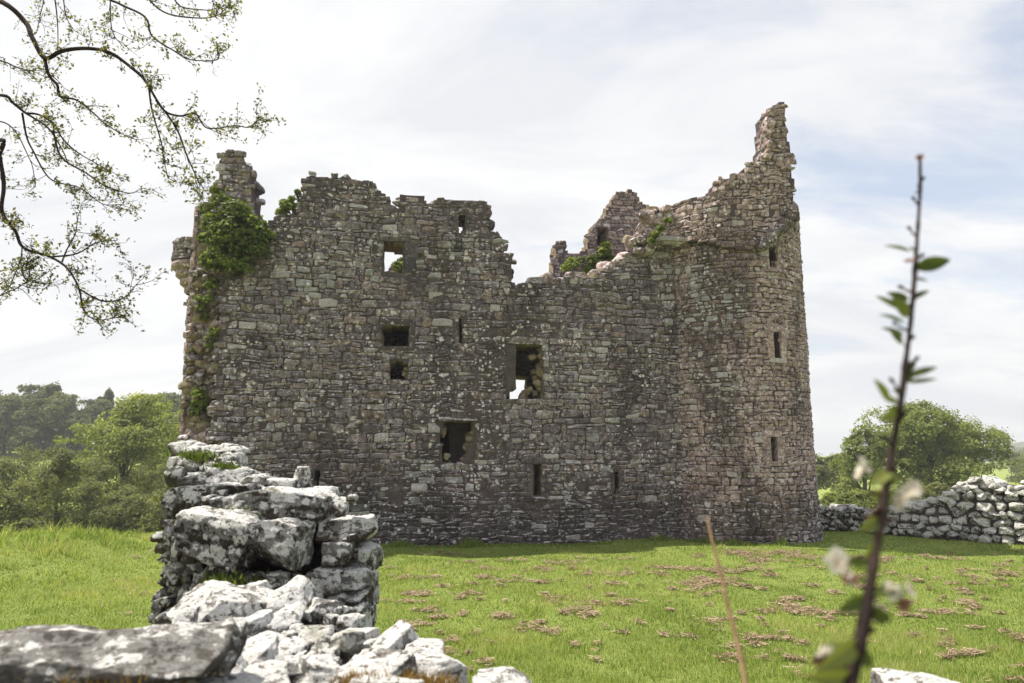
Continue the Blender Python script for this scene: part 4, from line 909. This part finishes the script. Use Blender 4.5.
SB = [q for q in SB if not (q[1] < 465 and q[3]-q[1] > 14 and q[0] > 185)]
for k in range(26):
    f = rng.random(); x = 186+66*f; top = 437+22*(abs(f-.42)*1.5)**2; y = rng.uniform(top+4, 480); w = rng.uniform(10, 20); h = w*rng.uniform(.5, .8)
    SB.append((x-w/2, y-h/2, x+w/2, y+h/2, 6.0+.4*(480-y)/40, rng.uniform(.08, .16), 'rockw' if rng.random() < .6 else 'rock', .5))
for k, (a, b, c, d, Yc, dep, mt, rd) in enumerate(SB): rk(stump, off, a, b, c, d, Yc, dep, 610+k, mt, rd, rot=(0, np.random.default_rng(k).normal(0, .05), np.random.default_rng(k+9).normal(0, .12)), n=30 if c-a > 45 else 14, rough=.15)

off2 = np.array([-1.3, 3.0, 0]); near = thing('rubble_wall_top', off2, 'low foreground wall top of tumbled white lichened stones', 'ruined wall')
g = G(); rng = np.random.default_rng(650)
rock(g, (-1.42, 4.1, 0.86), (.84, 1.6, .98), rng, 22, .08, .07, 2); rock(g, (-1.6, 2.0, .85), (2.6, 1.05, .98), rng, 26, .06, .06, 2); rock(g, (2.0, 1.75, .78), (2.4, .95, .98), rng, 24, .06, .06, 2)
g.build('wall_fill', MAT['soil'], near, True, off2)
NB = [(180, 588, 264, 648, 4.35, .30, 'rockw', .3), (244, 582, 267, 601, 4.75, .12, 'rockw', .5), (249, 599, 263, 613, 4.6, .08, 'rockw', .5), (262, 587, 310, 624, 4.5, .2, 'rockw', .4), (303, 598, 340, 632, 4.5, .16, 'rock', .3), (334, 616, 351, 634, 4.45, .08, 'rockw', .15),
      (260, 612, 300, 636, 4.2, .18, 'rockw', .35), (222, 616, 270, 652, 4.05, .2, 'rockw', .35), (293, 626, 334, 656, 4.0, .18, 'rockw', .35), (330, 629, 373, 668, 3.9, .16, 'rockw', .3), (250, 632, 282, 654, 3.95, .14, 'rock', .4), (268, 644, 304, 674, 3.7, .15, 'rockw', .35), (232, 644, 278, 674, 3.6, .18, 'rockw', .3),
      (374, 628, 414, 670, 3.75, .18, 'rockw', .1), (403, 641, 442, 668, 3.7, .16, 'rockw', .2), (370, 654, 394, 672, 3.6, .1, 'rock', .4), (408, 656, 467, 695, 3.4, .2, 'rockw', .1), (342, 660, 402, 694, 3.2, .16, 'rockw', .3), (298, 656, 348, 692, 3.25, .16, 'rockw', .35), (238, 662, 302, 695, 3.2, .18, 'rockw', .35),
      (150, 656, 245, 702, 3.0, .2, 'rockw', .25), (190, 676, 292, 706, 2.85, .15, 'rockw', .35), (352, 678, 425, 706, 2.95, .14, 'rockw', .4), (205, 630, 236, 656, 3.7, .12, 'rock', .4), (172, 606, 200, 640, 4.1, .14, 'rock', .4)]
rng = np.random.default_rng(78)
for k in range(75):
    y = rng.uniform(606, 690); f = (y-606)/84; x = rng.uniform(190-10*f, 345+105*f); w = rng.uniform(7, 20); h = w*rng.uniform(.5, .85); Yc = 4.45-1.5*f
    NB.append((x-w/2, y-h/2+4, x+w/2, y+h/2+4, Yc+.02, rng.uniform(.03, .1), 'rockw' if rng.random() < .55 else 'rock', .3))
for k, (a, b, c, d, Yc, dep, mt, rd) in enumerate(NB): rk(near, off2, a, b, c, d, Yc, dep, 660+k, mt, rd, .13, 7, (np.random.default_rng(k).normal(0, .15), np.random.default_rng(k+3).normal(0, .14), np.random.default_rng(k+9).normal(0, .3)), n=24 if c-a > 40 else 14, grow=.97)
for k, (a, b, c, d, Yc, lb) in enumerate([(474, 680, 536, 700, 2.9, 'pale stone showing at the bottom edge, left of the dry stem'), (890, 680, 952, 700, 2.9, 'pale stone showing at the bottom edge under the sapling')]):
    c0 = at((a+c)/2, (b+d)/2, Yc); c0[2] = 1.75; o = rk(None, c0, a, b, c, d+16, Yc, .16, 690+k, 'rockw', .35, .12, 6, n=20, name='boulder'); o.location = c0; tag(o, lb, 'boulder', 'pale stones at the bottom edge')
c0 = at(100, 668, 2.7); c0[2] = 1.8; g = G(); rng = np.random.default_rng(699)
c1 = at(108, 652, 2.62); rock(g, (c1[0]-.16, c1[1], c1[2]-.02), (.60, .27, .10), rng, 44, .36, .14, 6, (R(-8), R(-3), R(4)))
o = g.build('boulder', MAT['boulder'], None, True, c0); o.location = c0; tag(o, 'long grey boulder crusted with lichen at the bottom left corner', 'boulder')
c1 = at(195, 640, 2.75); g = G(); rock(g, (c1[0], c1[1], c1[2]-.02), (.17, .16, .07), rng, 24, .3, .12, 5, (0, R(4), R(8))); c0 = c1-np.array([0, 0, .15]); o = g.build('boulder', MAT['rock'], None, True, c0); o.location = c0; tag(o, 'small grey slab leaning on the right end of the long grey boulder', 'boulder')

# moss, ferns and grass on the near stones
def tuft(name, x, y, Y, n, r, h, label, mat, seed, cat='moss', w=.004, lean=.7, group=None):
    rng = np.random.default_rng(seed); c = at(x, y, Y); q = rng.normal(size=(n, 3))*np.array([r, r*.7, r*.25]); g = G()
    blades(g, q, h*rng.uniform(.5, 1.2, n), w, rng, np.clip(rng.normal(.5, .22, n), 0, 1), lean); o = g.build(name, MAT[mat]); o.location = c; return tag(o, label, cat, group)
for k, (x, y, Y, r, lb) in enumerate([(112, 676, 2.45, .085, 'orange moss tuft under the long grey boulder'), (150, 664, 2.55, .05, 'small orange moss tuft right of the larger one under the boulder'), (362, 684, 2.9, .045, 'orange moss along the bottom edge among pale stones'), (425, 686, 3.0, .06, 'orange moss at the bottom edge on the block right of the rubble')]):
    tuft('moss_tuft', x, y, Y, 900, r, .035, lb, 'moss', 700+k, w=.0035, group='orange moss tufts')
for k, (x, y, Y, r, n, lb) in enumerate([(235, 512, 5.3, .08, 260, 'small fern between the slabs of the wall stump'), (228, 580, 4.95, .09, 300, 'dark fern in the hollow at the foot of the wall stump'), (196, 456, 6.05, .09, 400, 'yellow green moss cushion on top of the wall stump'), (222, 466, 6.0, .05, 260, 'second green moss cushion on the top stones of the stump')]):
    t_ = tuft('wall_fern', x, y, Y, n, r, .032, lb, 'fern', 720+k, 'fern' if 'fern' in lb else 'moss', .009, .9, 'green plants on the wall stump')
tuft('grass_tuft', 300, 592, 4.9, 60, .03, .10, 'dry grass tuft in the dark hollow of the stump', 'straw', 730, 'grass tuft', .003, .7)

# ------------------------------------------------------------------ sapling with blossom close to the camera
def catmull(p, m=8):
    p = np.asarray(p, float); p = np.vstack([2*p[0]-p[1], p, 2*p[-1]-p[-2]]); o = []
    for k in range(1, len(p)-2):
        for t in np.linspace(0, 1, m, endpoint=False):
            a, b, c, d = p[k-1:k+3]; o.append(.5*((2*b)+(-a+c)*t+(2*a-5*b+4*c-d)*t*t+(-a+3*b-3*c+d)*t**3))
    o.append(p[-2]); return np.array(o)
def leaf_mesh(g, a, tip, width, up, tone, curl=.12):
    a = np.asarray(a); tip = np.asarray(tip); ax = tip-a; L_ = np.linalg.norm(ax); axn = ax/L_; sd = np.cross(axn, up); sd /= np.linalg.norm(sd)+1e-9; nn = np.cross(sd, axn)
    t = np.linspace(0, 1, 9); w = width*np.sin(np.pi*t**.8)**.85; vs = []
    for q in (-1, -.5, 0, .5, 1): vs.append(a+ax*t[:, None]+sd*(w*q)[:, None]+nn*((abs(q)*.35*w)-curl*L_*t**2)[:, None])
    V = np.concatenate(vs); i, j = np.meshgrid(np.arange(4), np.arange(8), indexing='ij'); q = (i*9+j).ravel(); g.add(V, np.stack([q, q+9, q+10, q+1], 1), tone)
def SY(y): return 0.92+(683-y)/528*.36       # the stem leans away from the camera
stem_px = [(838, 760), (848, 700), (853, 672), (864, 622), (868, 600), (877, 545), (884, 500), (893, 447), (901, 400), (906, 360), (911, 318), (915, 270), (918, 225), (920, 190), (920, 156)]
sp_pts = [at(x, y, SY(y)) for x, y in stem_px]; foot = sp_pts[0]+np.array([-.05, 0.0, -.75]); base = np.array([foot[0]-.02, foot[1]-.02, 1.75])
sap = thing('sapling', base, 'slim young blossoming sapling with dark stem, close to the camera on the right', 'sapling')
path = catmull([base, foot+np.array([0, 0, .15]), *sp_pts], 6)-base; tt = np.linspace(0, 1, len(path)); g = G()
kn = 1+.38*np.maximum(0, np.sin(tt*95))**8+.12*np.sin(tt*41)
tube(g, path, np.interp(tt, [0, .3, .45, .7, 1], [.0105, .009, .0066, .0046, .0028])*kn, 8, rough=.07); g.build('stem', MAT['twig'], sap, True)
def lf(x0, y0, x1, y1, w, tone, dy=0.0, curl=.12):
    g = G(); a = at(x0, y0, SY(y0))-base; b = at(x1, y1, SY(y1)+dy)-base; leaf_mesh(g, a, b, w*.95, np.array([.1+.4*math.sin(x1*1.7), -1, .3+.5*math.sin(y1*2.3)]), (tone,)*3, curl); g.build('leaf', MAT['sapleaf'], sap, True)
for a in [(914, 268, 953, 259, .014, .2, -.02), (910, 252, 884, 243, .008, .15, .02), (915, 280, 931, 279, .006, .3, .02), (909, 300, 887, 292, .008, .2, 0), (907, 312, 876, 294, .007, .6, 0), (906, 318, 894, 296, .012, .75, -.02), (905, 324, 880, 312, .008, .2, 0), (904, 336, 882, 326, .007, .25, 0), (902, 345, 890, 326, .007, .5, 0),
          (910, 300, 931, 288, .006, .3, 0), (904, 318, 906, 296, .012, .55, .02), (906, 378, 940, 364, .007, .25, 0), (904, 382, 941, 379, .004, .2, 0), (904, 374, 918, 358, .007, .35, 0), (903, 384, 912, 366, .010, .5, 0), (889, 402, 877, 379, .009, .7, -.04), (900, 396, 892, 388, .006, .3, 0), (899, 408, 882, 420, .009, .85, -.02), (897, 404, 884, 396, .008, .7, 0),
          (890, 470, 872, 484, .011, .85, -.03), (888, 486, 896, 470, .010, .9, 0), (880, 520, 862, 530, .010, .8, -.02), (879, 545, 866, 560, .010, .85, 0), (884, 498, 868, 492, .010, .9, 0), (874, 565, 846, 560, .006, .6, 0), (866, 598, 840, 612, .010, .3, -.02), (868, 612, 893, 620, .011, .25, 0), (862, 640, 822, 672, .013, .9, -.04), (858, 652, 872, 668, .011, .5, 0), (856, 660, 828, 640, .011, .7, 0), (852, 676, 812, 680, .013, .9, -.03), (860, 645, 838, 652, .010, .4, .02)]: lf(*a)
def blossom(x, y, r, seed, mat='petal', dy=0):
    rng = np.random.default_rng(seed); c = at(x, y, SY(y)+dy)-base; g = G(); k = r*SY(y)/F; ax = rng.normal(size=3)+np.array([0, -1.2, .6]); ax /= np.linalg.norm(ax); a = np.cross(ax, [0, 0, 1.0]); a /= np.linalg.norm(a); b = np.cross(ax, a)
    for q in range(5):
        th = q*2*np.pi/5+rng.normal(0, .15); dr = a*math.cos(th)+b*math.sin(th); leaf_mesh(g, c, c+(dr+ax*.35)*k, k*.42, ax, (rng.uniform(.3, 1),)*3, .1)
    o = g.build('blossom', MAT[mat], sap, True)
    g = G(); sx = min(range(len(path)), key=lambda i_: np.linalg.norm(path[i_]-c)+abs(path[i_][2]-(c[2]-.01))); tube(g, [path[sx], (path[sx]+c)/2+np.array([0, 0, .004]), c], [.0018, .0015, .0015], 5); g.build('stalk', MAT['sapleaf'], o)
for k, (x, y, r) in enumerate([(862, 466, 17), (908, 494, 18), (900, 502, 12), (836, 562, 19), (845, 574, 14), (893, 592, 14), (908, 590, 13), (822, 655, 14), (838, 660, 12), (880, 608, 9)]): blossom(x, y, r*.66, 800+k); blossom(x+6*math.sin(k*2.1), y+6*math.cos(k*3.3), r*.55, 870+k)
for k, (x, y, r) in enumerate([(873, 510, 10), (850, 580, 9), (903, 604, 8), (832, 668, 10), (850, 650, 9), (818, 662, 8), (910, 262, 7), (912, 250, 5), (919, 192, 5), (920, 158, 5), (870, 525, 9)]): blossom(x, y, r, 840+k, 'bud')

rs = np.random.default_rng(860)
for (x, y, dx, dy_) in ((918, 186, 5, -7), (919, 205, -5, -6), (916, 236, -6, -7), (914, 262, 6, -5), (912, 292, -9, -4), (909, 306, 8, -9), (906, 330, -10, -6), (905, 346, 7, -8), (903, 370, 12, -10), (901, 392, -8, -10), (897, 424, 7, -9), (894, 446, -9, -8), (890, 470, 12, -4), (886, 492, -12, 2), (880, 528, 9, -6), (876, 552, -14, 4), (870, 590, 12, -2), (866, 612, -12, -6), (860, 640, 10, -8), (856, 660, -16, -4)):
    g = G(); a = at(x, y, SY(y))-base; b = at(x+dx, y+dy_, SY(y)+rs.uniform(-.02, .02))-base; m_ = (a+b)/2+np.array([0, 0, -.002])
    tube(g, [a, m_, b], [.0026, .0022, .0016], 6); u_ = (b-a)/np.linalg.norm(b-a); tube(g, [b-u_*.002, b+u_*.003, b+u_*.007, b+u_*.010], [.0018, .0036, .0028, .0006], 6)
    g.build('side_shoot', MAT['twig'], sap, True)
Y2 = lambda y: 1.5+(683-y)*.0012
pts = [at(x, y, Y2(y)) for x, y in [(752, 745), (745, 683), (738, 645), (730, 615), (720, 570), (712, 540), (707, 517)]]; b2_ = np.array([pts[0][0]+.02, pts[0][1]-.03, 1.7])
t = thing('dry_stem', b2_, 'bare brown dry stem leaning left of the sapling', 'plant stem'); g = G(); p = catmull([b2_, *pts], 6)-b2_; tt = np.linspace(0, 1, len(p))
tube(g, p, np.interp(tt, [0, 1], [.0062, .0028])*(1+.3*np.maximum(0, np.sin(tt*38))**6), 7); g.build('stem', MAT['drystem'], t, True)

# ------------------------------------------------------------------ overhanging tree at the upper left
rng = np.random.default_rng(900); tb = np.array([-7.6, 8.2, 0]); ot = thing('overhanging_tree', tb, 'spring tree reaching thin leafing branches in from the upper left', 'tree')
g = G(); tr = np.array([(0, 0, -.3), (.05, 0, 1.5), (.1, -.1, 3.5), (.25, -.3, 5.5), (.3, -.5, 7.5), (.6, -.8, 9.5), (.9, -1, 11)]); tube(g, catmull(tr, 5), np.linspace(.3, .06, 31), 10, rough=.05); g.build('trunk', MAT['bark'], ot, True)
T3 = lambda k, f: tb+tr[k]*(1-f)+tr[k+1]*f
LIMB = [  # (pixel path, Y from, Y to, radius from, to, trunk anchor or None)
    ([(0, 1), (25, 22), (32, 37), (44, 58), (62, 51), (87, 48.5), (112, 53.5), (134, 70), (146, 82), (158, 102), (176, 129), (187, 155), (198, 179), (205, 190)], 6.2, 5.4, .029, .0035, (4, .3)),
    ([(44, 58), (48.5, 75), (57, 85), (60, 96), (77, 100), (95, 115), (107, 125), (132, 138)], 6.05, 5.9, .017, .003, None),
    ([(156, 100), (166, 112), (180, 116), (195, 114), (208, 129), (237, 126), (250, 127), (261, 119)], 5.62, 5.5, .011, .003, None),
    ([(149, 88), (152, 110), (161, 143), (163, 158), (168, 178)], 5.7, 5.8, .009, .003, None),
    ([(0, 95), (12, 102), (24, 112), (47, 127), (60, 147), (68, 165)], 6.1, 6.2, .020, .004, (3, .6)),
    ([(26, 113), (40, 115), (55, 125), (62, 138), (75, 150), (100, 165), (118, 175)], 6.1, 5.8, .011, .003, None),
    ([(53, 131), (61, 157), (85, 172), (102, 184), (129, 193), (142, 188)], 6.15, 5.9, .010, .003, None),
    ([(22, 113), (26, 135), (32, 150), (50, 178), (79, 187), (102, 203), (120, 204)], 6.1, 6.1, .010, .003, None),
    ([(0, 140), (0, 157), (4, 187), (3, 213), (15, 231), (23, 248), (50, 257), (67, 269), (79, 289), (83, 310), (97, 320), (123, 316)], 5.9, 5.6, .023, .0035, (3, .1)),
    ([(50, 257), (76, 254), (97, 243), (117, 241)], 5.78, 5.7, .009, .003, None),
    ([(62, 262), (67, 250), (76, 234), (78, 216)], 5.76, 5.8, .008, .003, None),
    ([(79, 289), (102, 301), (123, 298), (138, 283)], 5.68, 5.6, .008, .003, None),
    ([(40, 257), (23, 266), (26, 280), (41, 283)], 5.8, 5.9, .006, .003, None),
    ([(22, 246), (20, 262), (10, 288)], 5.8, 5.9, .006, .003, None),
    ([(95, -12), (120, 4), (145, 17), (152, 35), (173, 50), (190, 60), (217, 60), (218, 50)], 5.9, 5.7, .014, .003, (5, .2)),
    ([(140, -10), (164, 12), (196, 18), (217, 15), (230, 4)], 5.7, 5.6, .009, .003, None),
    ([(53, -12), (58, 25), (57, 50)], 6.0, 6.1, .007, .003, None), ([(62, -10), (66, 15), (74, 30)], 6, 6, .006, .003, None), ([(44, -10), (43, 0), (37, 32)], 6.1, 6.1, .006, .003, None), ([(110, -10), (112, 30), (122, 45)], 5.9, 5.9, .006, .003, None),
    ([(0, 60), (18, 68), (34, 72), (46, 78)], 6.3, 6.2, .010, .003, (4, 0)), ([(-10, 120), (12, 128), (30, 160), (36, 186)], 6.3, 6.2, .010, .003, (3, .5)), ([(-12, 290), (10, 291), (26, 282), (30, 275)], 5.8, 5.8, .008, .003, (3, 0.0)),
    ([(170, -12), (180, 6), (205, 10), (216, 8)], 5.7, 5.6, .008, .003, None)]
leafP = []; gt = G()
def twig(p, d, ln, rad, lev):
    n = 5; pts = [p]; d = d/np.linalg.norm(d)
    for k in range(n):
        d = d+rng.normal(0, .22, 3)+np.array([0, 0, .06]); d /= np.linalg.norm(d); pts.append(pts[-1]+d*ln/n)
    pts = np.array(pts); tube(gt, pts-tb, np.linspace(rad, .0012, n+1), 4)
    for k in range(2, n+1):
        if rng.random() < .72:
            for q in range(rng.integers(1, 4)): leafP.append(pts[k]+rng.normal(0, .022, 3))
    if lev > 0:
        for k in range(1, n):
            if rng.random() < .6: twig(pts[k], d+rng.normal(0, .8, 3), ln*rng.uniform(.4, .7), rad*.6, lev-1)
for (pp, Ya, Yb, ra, rb, anc) in LIMB:
    m = len(pp); P = [at(x, y, Ya+(Yb-Ya)*k/(m-1)) for k, (x, y) in enumerate(pp)]
    if anc:
        s0 = T3(*anc); mid = (s0+P[0])/2+np.array([0, 0, .25]); P = [s0, mid]+P
    C_ = catmull(P, 7); C_ = C_+np.stack([vnoise(C_*3.1, 5), vnoise(C_*3.1, 6), vnoise(C_*3.1, 7)], 1)*.012*np.linspace(.2, 1, len(C_))[:, None]
    rd = np.linspace(ra, rb, len(C_)); g = G()
    if anc: rd[:7] = np.maximum(rd[:7], ra*np.linspace(1.6, 1, 7))
    tube(g, C_-tb, rd, 7, rough=.05); g.build('branch', MAT['twig'], ot, True)
    st = 14 if anc else 1
    Tn = np.gradient(C_, axis=0)
    for k in range(st, len(C_)):
        f = (k-st)/(len(C_)-st)
        if rng.random() < (.22+.48*f):
            tn = Tn[k]/np.linalg.norm(Tn[k]); twig(C_[k], tn*.7+rng.normal(0, .6, 3)+np.array([0, 0, -.12]), rng.uniform(.08, .26), .0034, 1)
    for q in range(6): leafP.append(C_[-1]+rng.normal(0, .03, 3))
gt.build('twigs', MAT['twig'], ot)
LP = np.array(leafP)-tb; g = G(); leaf_cards(g, LP, np.tile(np.array([0, -.2, .6]), (len(LP), 1)), .0175, rng, .8, .5); g.build('foliage', MAT['spring'], ot)

# ------------------------------------------------------------------ spring haze in the air
hz = bpy.data.materials.new('haze_air'); hz.use_nodes = True; ht = hz.node_tree; ht.nodes.clear()
ho = ht.nodes.new('ShaderNodeOutputMaterial'); hv = ht.nodes.new('ShaderNodeVolumePrincipled')
hv.inputs['Color'].default_value = (0.93, 0.96, 1.0, 1); hv.inputs['Density'].default_value = 0.0006; hv.inputs['Anisotropy'].default_value = 0.2
ht.links.new(hv.outputs[0], ho.inputs['Volume'])
cu, f = cube_grid(1); g = G(); g.add(cu*np.array([1320, 880, 34])+np.array([0, 460, 20.0]), f)
tag(g.build('haze', hz), kind='stuff')
